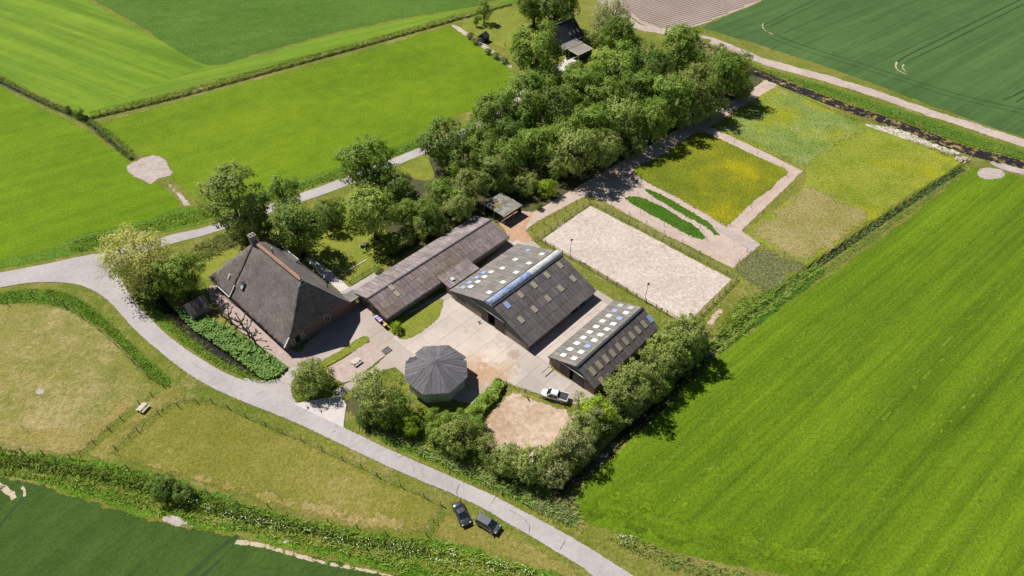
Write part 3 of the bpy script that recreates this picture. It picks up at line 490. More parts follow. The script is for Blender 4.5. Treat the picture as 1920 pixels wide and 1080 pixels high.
def brickmat(name, a, b, mortar=(.42, .38, .34), scale=1.0):
    t = NT(name); P = t.obj()
    q = t.n('ShaderNodeSeparateXYZ', {0: P}); xy = t.math('ADD', q.outputs[0], q.outputs[1])
    v = t.n('ShaderNodeCombineXYZ', {0: xy, 1: q.outputs[2], 2: 0.0}).outputs[0]
    br = t.n('ShaderNodeTexBrick', {'Vector': v, 'Color1': a, 'Color2': b, 'Mortar': mortar, 'Scale': scale, 'Mortar Size': .012, 'Brick Width': .22, 'Row Height': .075})
    n = t.noise(P, 1.2, 4, .7); c = t.mix(t.math('MULTIPLY', n, .5), br.outputs[0], (a[0]*.5, a[1]*.5, a[2]*.5))
    return t.done(t.bsdf(c, .9, br.outputs[1], .3, .01))
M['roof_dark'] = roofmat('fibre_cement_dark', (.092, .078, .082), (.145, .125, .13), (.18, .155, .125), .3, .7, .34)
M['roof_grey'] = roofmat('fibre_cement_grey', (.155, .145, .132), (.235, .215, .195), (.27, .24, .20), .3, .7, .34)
M['roof_moss'] = roofmat('weathered_fibre_cement', (.15, .12, .122), (.30, .25, .26), (.16, .11, .055), .66, .95, .28)
M['roof_moss2'] = roofmat('weathered_fibre_cement_pale', (.17, .14, .145), (.34, .295, .30), (.15, .105, .065), .5, .9, .28)
M['steel'] = roofmat('grey_steel_roof', (.10, .098, .11), (.15, .146, .158), None, rndv=.3)
M['ridge'] = plain('ridge_cap', (.035, .035, .038), .7)
M['brick'] = brickmat('red_brick', (.22, .085, .055), (.28, .12, .08)); M['brick_pink'] = brickmat('brown_brick', (.27, .18, .145), (.33, .225, .18)); M['brick_grey'] = brickmat('grey_brown_brick', (.20, .165, .15), (.26, .21, .19))
M['green_clad'] = plain('green_cladding', (.045, .085, .062), .6); M['darkwood'] = plain('dark_brown_door', (.05, .038, .036), .7); M['black'] = plain('dark_opening', (.008, .008, .009), .9)
M['white'] = plain('white_paint', (.75, .75, .73), .6, .04); M['cream'] = plain('cream_paint', (.55, .52, .45), .6, .05); M['greywood'] = plain('grey_wood', (.24, .21, .18), .85); M['fencewood'] = plain('weathered_fence_wood', (.34, .28, .19), .85)
M['darkpost'] = plain('dark_post', (.06, .05, .042), .9); M['wire'] = plain('wire', (.16, .15, .14), .5); M['metal'] = plain('grey_metal', (.34, .35, .36), .45, .05, Metallic=.4); M['blackmetal'] = plain('black_metal', (.02, .02, .022), .5)
M['blackwood'] = plain('black_timber', (.018, .018, .022), .75); M['slate'] = roofmat('black_roof_tiles', (.022, .023, .032), (.04, .041, .054))
M['skyw'] = plain('white_rooflight', (.74, .74, .72), .4, .12); M['skyb'] = plain('blue_rooflight', (.28, .38, .62), .3, .06); M['skyt'] = plain('tan_rooflight', (.34, .295, .215), .5, .12); M['skyg'] = plain('grey_rooflight', (.42, .42, .40), .5, .1)
def mk(name, a, b, rough, scale):
    t = NT(name); n = t.noise(t.obj(), scale, 4, .7); return t.done(t.bsdf(t.mix(t.ramp(n, .35, .65), a, b), rough))
M['tube_b'] = mk('blue_grey_ridge_light', (.16, .22, .38), (.36, .43, .58), .3, 1.5); M['tube_w'] = mk('pale_ridge_light', (.42, .43, .45), (.66, .66, .66), .35, 1.2)
t = NT('window_glass'); M['glass'] = t.done(t.bsdf((.025, .03, .035), .08))
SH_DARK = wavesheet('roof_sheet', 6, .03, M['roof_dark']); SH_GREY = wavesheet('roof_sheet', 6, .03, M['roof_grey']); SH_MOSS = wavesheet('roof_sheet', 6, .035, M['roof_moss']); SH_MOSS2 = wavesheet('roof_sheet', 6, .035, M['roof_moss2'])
def slope(B, roof, ue, ze, ur, zr, v0, v1, nc, nr, me, lift=.06, t0=0.0, t1=1.0):
    a = Vector((0, ur-ue, zr-ze)); Ls = a.length; y = a/Ls; sg = 1 if ur > ue else -1; x = Vector((sg, 0, 0)); n = x.cross(y); cw = (v1-v0)/nc; ch = Ls*(t1-t0)/nr
    for i in range(nc):
        for j in range(nr):
            vv = v0+i*cw if sg > 0 else v1-i*cw
            p = Vector(B.L(ue, vv, ze))+y*(t0*Ls+j*ch)+n*(lift+.03*(i % 2)*.5); yy = (y*1.0-n*.03).normalized()
            X, Y, N = x*cw*.955, yy*(ch*1.035), n
            p = p+n*.07+x*random.uniform(-.01, .01)
            inst('roof_sheet', me, roof, Matrix(((X.x, Y.x, N.x, p.x), (X.y, Y.y, N.y, p.y), (X.z, Y.z, N.z, p.z), (0, 0, 0, 1))))
def lights_on(B, roof, ue, ze, ur, zr, pts, mat, wv=1.15, ws=1.3, lift=.21, conv=lambda x, y: (820+x/3.375, 440+y/3.375)):
    a = Vector((0, ur-ue, zr-ze)); y = a.normalized(); sg = 1 if ur > ue else -1; x = Vector((sg, 0, 0)); n = x.cross(y)
    o = MB().box(-.5, .5, -.5, .5, -.05, .03).build('skylight', mat); me = o.data; bpy.data.objects.remove(o)
    for q in pts:
        z = (ze+zr)/2
        for _ in range(30):
            u, v = UVP(*conv(*q), z); z = ze+(zr-ze)*(u-ue)/(ur-ue)
        p = Vector(B.L(u, v, z))+n*lift; X, Y = x*wv, y*ws
        inst('skylight', me, roof, Matrix(((X.x, Y.x, n.x, p.x), (X.y, Y.y, n.y, p.y), (X.z, Y.z, n.z, p.z), (0, 0, 0, 1))))
def gable_roof(B, u0, z0, ur, zr, u1, z1, v0, v1, mat, gap=0.0, th=.14):
    mb = MB(); d = (0, 0, -th)
    for ue, ze, ut in ((u0, z0, ur-gap), (u1, z1, ur+gap)):
        mb.prism([B.L(ue, v0, ze), B.L(ue, v1, ze), B.L(ut, v1, zr), B.L(ut, v0, zr)], d)
    return mb.build('roof', mat, B.root)
def window(parent, B, face, u, v, z, wd, ht, bars=(1, 2), mat=None):
    """framed window on a wall facing 'u-' (towards smaller u) or 'v-'"""
    mat = mat or M['white']; o = MB(); fr = .09
    def bx(mb, a0, a1, z0, z1, d0, d1):
        if face == 'v-': mb.box(v-d1-B.v, v-d0-B.v, u+a0-B.u, u+a1-B.u, z0, z1)
        else: mb.box(v+a0-B.v, v+a1-B.v, u-d1-B.u, u-d0-B.u, z0, z1)
    for a0, a1, z0, z1 in ((-wd/2, wd/2, z-ht/2, z-ht/2+fr), (-wd/2, wd/2, z+ht/2-fr, z+ht/2), (-wd/2, -wd/2+fr, z-ht/2+fr, z+ht/2-fr), (wd/2-fr, wd/2, z-ht/2+fr, z+ht/2-fr)): bx(o, a0, a1, z0, z1, 0, .07)
    for i in range(1, bars[0]+1): x = -wd/2+wd*i/(bars[0]+1); bx(o, x-.03, x+.03, z-ht/2+fr, z+ht/2-fr, 0, .06)
    for i in range(1, bars[1]+1): zz = z-ht/2+ht*i/(bars[1]+1); bx(o, -wd/2+fr, wd/2-fr, zz-.025, zz+.025, 0, .055)
    w_ = o.build('window', mat, parent); p = MB(); bx(p, -wd/2+fr, wd/2-fr, z-ht/2+fr, z+ht/2-fr, .003, .03); p.build('pane', M['glass'], w_); return w_
def door(parent, B, face, u, v, z0, wd, ht, mat, name='door', d=.06, planks=3):
    mb = MB()
    for i in range(planks):
        a0, a1 = -wd/2+wd*i/planks+.01, -wd/2+wd*(i+1)/planks-.01
        if face == 'v-': mb.box(v-d-B.v, v-.004-B.v, u+a0-B.u, u+a1-B.u, z0, z0+ht)
        else: mb.box(v+a0-B.v, v+a1-B.v, u-d-B.u, u-.004-B.u, z0, z0+ht)
    return mb.build(name, mat, parent)
# ---------------------------------------------------------------- large cattle barn
B = Bld('cattle_barn', 11.5, 11, 'large dark roofed barn with rows of skylights and a rounded ridge light', 'barn')
for a0, a1 in ((.12, .4), (22.6, 22.85)): b = MB(); B.box(b, a0, a1, .25, 21.8, 0, 2.0); b.build('side_wall', M['brick_pink'], B.root)
for a0, a1 in ((.12, 6.6), (13.4, 22.85)): b = MB(); B.box(b, a0, a1, 0, .25, 0, 1.65); b.build('brick_wall', M['brick_pink'], B.root)
for vv, nm in ((.02, 'gable_cladding'), (21.8, 'rear_gable')):
    b = MB(); p = [(.1, 1.65), (6.6, 1.65), (6.6, 3.7), (13.4, 3.7), (13.4, 1.65), (22.9, 1.65), (22.9, 2.05), (11.8, 6.05), (9.9, 6.05), (.1, 2.05)] if nm[0] == 'g' else [(.1, 0), (22.9, 0), (22.9, 2.05), (11.8, 6.05), (9.9, 6.05), (.1, 2.05)]
    b.prism([B.L(u, vv, z) for u, z in p], (.18, 0, 0)); b.build(nm, M['green_clad'], B.root)
rib = MB()
for u in np.arange(.6, 22.8, .45):
    zt = 2.0+4.0*min(u/9.9, 1) if u < 10.8 else 2.0+4.0*min((22.9-u)/11.1, 1); zb = 3.8 if 6.6 < u < 13.4 else 1.72
    if zt-zb > .15: B.box(rib, u-.04, u+.04, -.015, .03, zb, zt-.08)
rib.build('cladding_ribs', M['green_clad'], B.root)['kind'] = 'stuff'
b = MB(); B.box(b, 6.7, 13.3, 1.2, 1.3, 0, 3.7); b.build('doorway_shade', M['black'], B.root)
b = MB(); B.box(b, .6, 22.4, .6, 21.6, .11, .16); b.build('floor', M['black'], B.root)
door(B.root, B, 'v-', 12.3, -.03, .1, 2.1, 3.55, M['darkwood'], 'sliding_door'); door(B.root, B, 'v-', 8.0, -.03, .1, 2.7, 3.55, M['darkwood'], 'sliding_door')
b = MB(); B.box(b, 6.5, 16.4, -.16, -.05, 3.66, 3.8); b.build('door_rail', M['cream'], B.root)
window(B.root, B, 'v-', 20.3, 0, 1.35, 1.3, .8, (1, 0), M['darkwood']); window(B.root, B, 'v-', 18.9, 0, 1.35, 1.0, .8, (0, 0), M['darkwood'])
for vv in (15.2, 18.2): b = MB(); B.box(b, .06, .118, vv-1.1, vv+1.1, .1, 1.9); b.build('side_opening', M['black'], B.root)
for vv in np.arange(.3, 22, 2.7): b = MB(); B.box(b, -.02, .11, vv-.12, vv+.12, 0, 2.0); b.build('pier', M['brick_pink'], B.root)
BR = dict(u0=-.35, z0=2.05, ur=10.85, zr=6.3, u1=23.2, z1=2.05)
roof = gable_roof(B, -.35, 2.05, 10.85, 6.3, 23.2, 2.05, -.3, 22.2, M['ridge'], .9)
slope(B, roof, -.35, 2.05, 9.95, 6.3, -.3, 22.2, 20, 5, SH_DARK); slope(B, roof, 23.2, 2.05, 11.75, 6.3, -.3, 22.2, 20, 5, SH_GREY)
A = (B, roof, 23.2, 2.05, 11.75, 6.3)
lights_on(*A, [(330, 370), (417, 305), (500, 243), (582, 185), (663, 127), (213, 333), (258, 302), (301, 271), (343, 240), (413, 217), (495, 161)], M['skyw'], 1.0, 1.25)
lights_on(*A, [(165, 338), (205, 306), (250, 275), (293, 245), (574, 104)], M['skyb'], 1.0, 1.25)
A = (B, roof, -.35, 2.05, 9.95, 6.3)
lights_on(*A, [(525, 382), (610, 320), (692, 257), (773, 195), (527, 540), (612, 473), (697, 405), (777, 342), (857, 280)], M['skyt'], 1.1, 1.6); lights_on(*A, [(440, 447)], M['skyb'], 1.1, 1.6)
for v0, v1, m, lb in ((-.35, 12.2, 'tube_b', 'blue grey front half of the ridge light'), (12.2, 22.3, 'tube_w', 'whitish rear half of the ridge light')):
    b = MB(); n = 10; sg = 6
    for i in range(sg):
        a0, a1 = v0+(v1-v0)*i/sg+.015, v0+(v1-v0)*(i+1)/sg-.015; vs = []
        for vv in (a0, a1):
            for k in range(n+1): an = math.pi*k/n; vs.append(B.L(10.85+1.0*math.cos(an), vv, 6.25+.85*math.sin(an)))
        b.add(vs, [(k, k+1, n+2+k, n+1+k) for k in range(n)]+[tuple(range(n+1)), tuple(range(n+1, 2*n+2))])
    b.build('ridge_light', M[m], B.root)['label'] = lb
b = MB()
for u in (9.75, 11.95): B.box(b, u-.16, u+.16, -.3, 22.2, 6.25, 6.5)
b.build('ridge_flashing', M['ridge'], B.root)
b = MB(); B.box(b, -.5, -.36, -.3, 22.2, 1.98, 2.12); b.build('gutter', M['metal'], B.root)
# link roof between long stable and barn
B = Bld('link_building', 24.9, 4.7, 'small lean-to with mottled roof linking the stable to the barn', 'building')
b = MB(); B.box(b, 23.0, 26.9, .35, .6, 0, 2.3); b.build('wall', M['brick_grey'], B.root)
door(B.root, B, 'v-', 25.4, .34, .1, 1.2, 2.05, M['darkwood']); window(B.root, B, 'v-', 24.0, .35, 1.5, 1.1, .9, (1, 1))
b = MB(); b.prism([B.L(23.3, .1, 2.35), B.L(23.3, 9.3, 2.35), B.L(27.4, 9.3, 2.95), B.L(27.4, .1, 2.95)], (0, 0, -.14)); roof = b.build('roof', M['roof_moss2'], B.root)
slope(B, roof, 23.3, 2.35, 27.3, 2.95, .1, 9.3, 9, 2, SH_MOSS2)
b = MB(); B.box(b, 24.4, 25.2, 1.9, 2.7, 2.6, 3.0); b.build('roof_hatch', M['white'], B.root); b = MB(); B.box(b, 24.55, 25.05, 2.05, 2.55, 2.99, 3.03); b.build('hatch_glass', M['skyg'], B.root)
# ---------------------------------------------------------------- long stable
B = Bld('long_stable', 32.3, 3.5, 'long low stable with mossy streaked roof along the trees', 'stable')
for a0, a1 in ((27.0, 27.25), (37.5, 37.75)): b = MB(); B.box(b, a0, a1, -15, 22.3, 0, 2.25); b.build('side_wall', M['brick_grey'], B.root)
for vv in (-15, 22.05):
    b = MB(); b.prism([B.L(u, vv, z) for u, z in ((27, 0), (37.75, 0), (37.75, 2.2), (32.3, 3.95), (27, 2.2))], (.25, 0, 0)); b.build('gable_wall', M['brick_grey'], B.root)
b = MB(); b.prism([B.L(u, -15.06, z) for u, z in ((28.0, 2.35), (36.8, 2.35), (32.3, 3.8))], (.05, 0, 0)); b.build('gable_cladding', M['greywood'], B.root)
for u, wd in ((35.6, 1.2), (33.2, 2.2), (30.6, 2.0)): door(B.root, B, 'v-', u, -15.02, 0.1, wd, 2.1, M['darkwood'] if u > 31 else M['blackwood'], planks=4)
window(B.root, B, 'v-', 37.0, -15.0, 1.5, .9, .9, (1, 1)); window(B.root, B, 'v-', 28.4, -15.0, 1.5, .9, .8, (1, 1))
for k in range(8): window(B.root, B, 'u-', 27.0, -12.9+k*1.95, 1.35, 1.0, .75, (1, 0), M['cream'])
for k in range(5): window(B.root, B, 'u-', 27.0, 10.6+k*2.4, 1.35, 1.0, .75, (1, 0), M['cream'])
roof = gable_roof(B, 26.35, 2.22, 32.3, 4.15, 38.2, 2.22, -15.4, 22.6, M['ridge'])
slope(B, roof, 26.35, 2.22, 32.3, 4.15, -15.4, 22.6, 36, 3, SH_MOSS); slope(B, roof, 38.2, 2.22, 32.3, 4.15, -15.4, 22.6, 36, 3, SH_MOSS2)
b = MB(); B.box(b, 32.1, 32.5, -15.4, 22.6, 4.2, 4.36); b.build('ridge_cap', M['ridge'], B.root)
lights_on(B, roof, 26.35, 2.22, 32.3, 4.15, [(375, 640), (415, 685)], M['skyt'], 1.0, 1.5, conv=lambda x, y: (640+x/4, 380+y/4))
b = MB(); B.box(b, 26.2, 26.34, -15.4, 22.6, 2.1, 2.24); b.build('gutter', M['metal'], B.root)
# ---------------------------------------------------------------- small barn by the trees
B = Bld('hay_barn', -11.3, 11, 'smaller barn with two rows of white skylights half hidden by trees', 'barn')
for a0, a1, zz in ((-8.3, -5.55, 2.6), (-16.9, -14.3, 2.3)): b = MB(); B.box(b, a0, a1, .3, .55, 0, zz); b.build('brick_wall', M['brick'], B.root)
for a0, a1 in ((-5.8, -5.55), (-16.9, -16.65)): b = MB(); B.box(b, a0, a1, .55, 21.8, 0, 2.2); b.build('side_wall', M['brick'], B.root)
for vv in (.28, 21.6):
    b = MB(); b.prism([B.L(u, vv, z) for u, z in ((-5.55, 2.2 if vv < 1 else 0), (-8.3, 2.6 if vv < 1 else 0), (-8.3, 3.3 if vv < 1 else 0), (-14.3, 3.3 if vv < 1 else 0), (-14.3, 2.3 if vv < 1 else 0), (-16.9, 2.2), (-12.5, 4.85), (-5.55, 2.25))], (.2, 0, 0)); b.build('gable_cladding', M['green_clad'], B.root)
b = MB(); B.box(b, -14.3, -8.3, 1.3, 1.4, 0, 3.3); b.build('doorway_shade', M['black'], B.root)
door(B.root, B, 'v-', -9.6, .25, .1, 2.5, 3.2, M['darkwood'], 'sliding_door'); door(B.root, B, 'v-', -13.0, .25, .1, 2.6, 3.2, M['darkwood'], 'sliding_door')
b = MB(); B.box(b, -15.2, -8.0, .05, .2, 3.25, 3.38); b.build('door_rail', M['white'], B.root)
roof = gable_roof(B, -16.95, 2.25, -12.4, 5.0, -5.3, 2.25, 0, 22.1, M['ridge'])
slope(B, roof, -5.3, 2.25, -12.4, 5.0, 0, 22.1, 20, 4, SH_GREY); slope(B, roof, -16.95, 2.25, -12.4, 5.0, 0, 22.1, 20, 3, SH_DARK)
A = (B, roof, -5.3, 2.25, -12.4, 5.0)
lights_on(*A, [(800, 767), (843, 730), (885, 692), (926, 656), (967, 621), (1007, 587), (1047, 552), (1087, 518), (868, 787), (911, 747), (995, 674), (1035, 638), (1075, 603), (1115, 569), (1195, 499)], M['skyw'], 1.0, 1.25)
lights_on(*A, [(951, 711), (1153, 535), (1123, 486)], M['skyb'], 1.0, 1.25); lights_on(*A, [(1160, 452), (1225, 467)], M['skyg'], 1.0, 1.2)
A = (B, roof, -16.95, 2.25, -12.4, 5.0)
lights_on(*A, [(978, 865), (1020, 826), (1063, 787), (1105, 750), (1145, 712), (1187, 675), (1226, 640), (1265, 604), (1305, 568), (1040, 930)], M['skyt'], 1.05, 1.7); lights_on(*A, [(1343, 533)], M['skyb'], 1.1, 1.7)
b = MB(); B.box(b, -12.65, -12.15, 0, 22.1, 5.06, 5.22); b.build('ridge_cap', M['ridge'], B.root)
# ---------------------------------------------------------------- thatched farmhouse
def tmat(name, a, b, c3, bs=.6, fine=9.0):
    t = NT(name); P = t.obj(); n1 = t.noise(P, .28, 5, .7); n2 = t.noise(P, 2.2, 5, .8); n3 = t.noise(P, fine, 3, .75)
    c = t.mix(t.ramp(t.math('ADD', t.math('MULTIPLY', n1, .55), t.math('MULTIPLY', n2, .5)), .38, .68), a, b)
    c = t.mix(t.math('MULTIPLY', t.ramp(t.math('ADD', t.math('MULTIPLY', t.noise(P, .5, 5, .75), .7), t.math('MULTIPLY', n2, .35)), .5, .7), .8), c, c3)
    s = t.math('ADD', t.math('MULTIPLY', t.math('SUBTRACT', n3, .5), 1.1), 1.0); c = t.n('ShaderNodeVectorMath', {0: c, 'Scale': s}, operation='SCALE').outputs[0]
    return t.done(t.bsdf(c, .95, t.math('ADD', n2, n3), bs, .12))
M['thatch'] = tmat('weathered_thatch', (.112, .095, .095), (.222, .188, .188), (.25, .212, .155), 1.0, 6.0)
t = NT('grey_roof_tiles'); P = t.obj(); br = t.n('ShaderNodeTexBrick', {'Vector': t.n('ShaderNodeVectorMath', {0: P, 1: (0, 1, 1)}, operation='MULTIPLY').outputs[0], 'Scale': 1.0})
q = t.n('ShaderNodeSeparateXYZ', {0: P}); v = t.n('ShaderNodeCombineXYZ', {0: q.outputs[1], 1: q.outputs[2], 2: 0.0}).outputs[0]
br = t.n('ShaderNodeTexBrick', {'Vector': v, 'Color1': (.24, .205, .185), 'Color2': (.14, .12, .112), 'Mortar': (.05, .042, .04), 'Scale': 1.0, 'Mortar Size': .03, 'Brick Width': .42, 'Row Height': .3}, offset=0.0)
n = t.noise(P, 1.4, 5, .75); c = t.mix(t.ramp(n, .5, .75), br.outputs[0], (.24, .20, .13)); M['rooftile'] = t.done(t.bsdf(c, .9, br.outputs[1], .6, .05))
M['ridgetile'] = tmat('orange_ridge_tiles', (.30, .16, .105), (.39, .235, .17), (.27, .20, .165), .3)
B = Bld('farmhouse', 50, -25.8, 'large thatched farmhouse with a steep hipped roof and orange ridge', 'house')
def plane_mesh(name, pts, spacing, amp, th, mat, parent):
    P = [Vector(p) for p in pts]; c = sum(P, Vector())/len(P); n = Vector()
    for i in range(len(P)): n += (P[i]-c).cross(P[(i+1) % len(P)]-c)
    n.normalize(); n = n if n.z > 0 else -n; x = (P[1]-P[0]).normalized(); y = n.cross(x)
    Q = np.array([((p-c).dot(x), (p-c).dot(y)) for p in P]); Bd = resample(Q, True, spacing, False)
    lo, hi = Bd.min(0), Bd.max(0); gx, gy = np.meshgrid(np.arange(lo[0], hi[0], spacing), np.arange(lo[1], hi[1], spacing)); G = np.stack([gx.ravel(), gy.ravel()], 1); G = G+RNG.uniform(-.2, .2, G.shape)*spacing
    G = G[inside(G, Bd)]; G = G[dist_poly(G, Bd) > spacing*.4]; A_ = np.concatenate([Bd, G]); nb = len(Bd)
    vs, _, fs, *r = delaunay_2d_cdt([Vector(p) for p in A_], [(i, (i+1) % nb) for i in range(nb)], [], 1, 1e-4)
    dv = dist_poly(np.array([(p.x, p.y) for p in vs]), Bd); V3 = []
    for p, dd in zip(vs, dv):
        k = min(dd/1.0, 1); h = amp*(mnoise.noise(Vector((p.x*.35, p.y*.35, 3)))*1.2+mnoise.noise(Vector((p.x*1.5, p.y*1.5, 9)))*.5)*(.25+.75*k)
        V3.append(c+x*p.x+y*p.y+n*h)
    mb = MB(); mb.add(V3, [tuple(f) for f in fs]); o = mb.build(name, mat, parent, smooth=True)
    if sum(f.normal.z for f in o.data.polygons) < 0: o.data.flip_normals()
    if th: m = o.modifiers.new('thickness', 'SOLIDIFY'); m.thickness = th; m.offset = -1
    return o
L = B.L; RZ = 13.0; VM = -25.8; VF, VB = -34.5, -17.2; ez = 2.0
def vfront(z): return VF+(z-ez)/(RZ-ez)*(VM-VF)
def vback(z): return VB+(z-ez)/(RZ-ez)*(VM-VB)
hz, gz = 4.3, 12.0; uh, ug, ur0, ur1 = 34.9, 37.8, 38.2, 55.4
plane_mesh('thatched_roof', [L(35.2, VF, ez), L(56.4, VF, ez), L(ur1, VM, RZ), L(ur0, VM, RZ), L(ug, vfront(gz), gz), L(uh, vfront(hz), hz)], .7, .16, .32, M['thatch'], B.root)
plane_mesh('tiled_roof', [L(56.4, VF, ez+.25), L(65.6, VF, ez+.25), L(ur1, VM, RZ+.12)], .9, .04, .15, M['rooftile'], B.root)['label'] = 'grey tiled part of the roof at the chimney end'
plane_mesh('tiled_roof', [L(65.6, VF, ez+.25), L(65.6, VB, ez+.25), L(ur1, VM, RZ+.12)], .9, .04, .15, M['rooftile'], B.root)
plane_mesh('thatched_roof', [L(35.2, VB, ez), L(uh, vback(hz), hz), L(ug, vback(gz), gz), L(ur0, VM, RZ), L(ur1, VM, RZ), L(65.5, VB, ez)], .8, .12, .3, M['thatch'], B.root)
plane_mesh('thatched_hip', [L(uh, vfront(hz), hz), L(uh-.1, -29, hz-.35), L(uh-.1, -25.8, hz), L(uh, vback(hz), hz), L(ug, vback(gz), gz), L(ug, vfront(gz), gz)], .7, .16, .3, M['thatch'], B.root)
b = MB(); b.prism([L(38.1, vfront(gz), gz), L(38.1, vback(gz), gz), L(38.1, VM, RZ-.1)], (0, .1, 0)); b.build('gablet', M['blackwood'], B.root)
b = MB(); b.bar(L(37.85, vfront(gz)-.2, gz), L(37.85, vback(gz)+.2, gz), .12, .2); b.bar(L(37.95, vfront(gz)-.1, gz), L(37.95, VM, RZ+.1), .12, .2); b.bar(L(37.95, vback(gz)+.1, gz), L(37.95, VM, RZ+.1), .12, .2); b.build('gablet_trim', plain('blue_grey_paint', (.42, .50, .54), .5), B.root)
rt = MB()
for i in range(44):
    a0 = ur0-.1+i*(ur1-ur0)/44; a1 = a0+(ur1-ur0)/44*.94; vs = []
    for uu, rr in ((a0, .36), (a1, .33)):
        for k in range(7): an = math.pi*(k/6)*1.3-.15*math.pi; vs.append(L(uu, VM+1.25*rr*math.cos(an), RZ+.02+rr*math.sin(an)*.9))
    rt.add(vs, [(k, k+1, 8+k, 7+k) for k in range(6)])
rt.build('ridge_tiles', M['ridgetile'], B.root)['kind'] = 'stuff'
b = MB()
for p, q, wd in ((L(56.35, VF-.05, ez+.3), L(56.15, vfront(4.2), 4.55), .16), (L(35.15, VF-.05, ez+.05), L(35.05, vfront(3.9), 3.95), .26)): b.bar(p, q, wd, .2)
b.build('verge_board', M['white'], B.root)
b = MB(); b.bar(L(56.5, VF-.12, ez+.1), L(65.7, VF-.12, ez+.1), .16, .16); b.build('gutter', M['metal'], B.root)
# walls
b = MB(); B.box(b, 36.1, 65, -33.7, -33.4, 0, 2.2); B.box(b, 36.1, 65, -18.0, -17.7, 0, 2.2); B.box(b, 64.7, 65, -33.4, -18, 0, 2.4); b.build('wall', M['brick'], B.root)
b = MB(); b.prism([L(35.85, v, z) for v, z in ((-33.7, 0), (-17.8, 0), (-17.8, 2.1), (-19.2, 4.0), (-32.4, 4.0), (-33.7, 2.1))], (0, .3, 0)); b.build('end_wall', M['brick'], B.root)
b = MB(); B.box(b, 35.75, 35.84, -33.75, -17.75, 0, .5); b.build('plinth', plain('grey_plinth', (.23, .20, .19), .8), B.root)
for v, z, wd, ht in ((-32.2, 1.35, .8, 1.5), (-29.9, 1.55, .8, 1.5), (-23.7, 2.0, 1.25, 1.8)): window(B.root, B, 'u-', 35.84, v, z, wd, ht, (1, 2))
door(B.root, B, 'u-', 35.84, -31.05, .05, 1.0, 2.2, M['blackwood'])
for u in (58.3, 61.2, 63.6): window(B.root, B, 'v-', u, -33.7, 1.25, 1.0, 1.5, (1, 1))
b = MB(); B.box(b, 55.3, 56.5, -26.5, -25.2, 12.3, 14.5); ch = b.build('chimney', M['brick_grey'], B.root)
b = MB(); B.box(b, 55.2, 56.6, -26.6, -25.1, 14.5, 14.65); b.build('chimney_cap', M['brick_grey'], ch)
for dv in (-.3, .35): b = MB(); x, y, z = L(55.9, -25.85+dv, 14.6); b.tube([(x, y, z), (x, y, z+.45)], [.17, .15], 8); b.build('chimney_pot', M['metal'], ch)
def slopeobj(name, px_, py_, sx, sy, mat, lift=.1, back=False):      # thing lying in the front roof plane
    z = 6
    for _ in range(40): u, v = UVP(px_, py_, z); z = max(ez, min(RZ, ez+(v-VF)/(VM-VF)*(RZ-ez)))
    a = Vector((VM-VF, 0, RZ-ez)).normalized(); n = Vector((-a.z, 0, a.x)); x = Vector((0, 1, 0)); p = Vector(L(u, v, z))+n*lift
    o = MB().box(-sx/2, sx/2, -sy/2, sy/2, -.12, .08).build(name, mat, B.root); o.matrix_local = Matrix(((x.x, a.x, n.x, p.x), (x.y, a.y, n.y, p.y), (x.z, a.z, n.z, p.z), (0, 0, 0, 1))); return o
o = slopeobj('roof_window', 456.5, 536, 1.0, 1.7, M['ridge'], .2); g = MB().box(-.38, .38, -.75, .1, .085, .11).build('pane', plain('sky_lit_glass', (.45, .50, .52), .2), o)
o = slopeobj('roof_window', 431, 519, .55, 1.2, M['cream'], .25); g = MB().box(-.2, .2, -.5, .5, .085, .11).build('pane', M['skyg'], o)
for u, v, z0, z1, r in ((50.0, -24.9, 11.6, 13.9, .16), (40.3, -19.6, 4.0, 7.4, .13), (38.2, -25.8, 13.0, 14.3, .07)):
    b = MB(); x, y, _ = L(u, v, 0); b.tube([(x, y, z0), (x, y, z1)], [r, r*.9], 8); b.build('flue_pipe', M['metal'] if u > 45 else M['darkpost'], B.root)
b = MB(); d0 = vback(4.5)
b.prism([L(52.5, d0+.1, 3.6), L(60.5, d0+.1, 3.6), L(60.5, d0+.1, 5.2), L(52.5, d0+.1, 5.2)], (-2.2, 0, 0)); dm = b.build('dormer', M['cream'], B.root)
b = MB(); B.box(b, 52.3, 60.7, d0-2.4, d0+.4, 5.22, 5.36); b.build('dormer_roof', plain('dormer_felt', (.10, .09, .09), .9), dm); b = MB(); B.box(b, 52.3, 60.7, d0+.3, d0+.42, 5.37, 5.45); b.build('gutter', M['white'], dm)
b = MB(); B.box(b, 65.1, 67.3, -30.0, -27.2, 2.25, 2.45); b.build('porch_roof', M['rooftile'], B.root); b = MB(); B.box(b, 65.02, 67.1, -29.8, -29.6, 0, 2.25); B.box(b, 65.02, 67.1, -27.6, -27.4, 0, 2.25); b.build('porch_wall', M['white'], B.root)
b = MB(); B.box(b, 35.9, 38.6, -17.6, -14.9, 2.3, 2.5); b.build('link_roof', M['roof_grey'], B.root); b = MB(); B.box(b, 36.3, 36.55, -17.68, -15.9, 0, 2.3); b.build('link_wall', M['brick_pink'], B.root)
b = MB(); B.box(b, 35.8, 35.9, -17.6, -14.9, 2.28, 2.53); b.build('link_fascia', M['cream'], B.root)
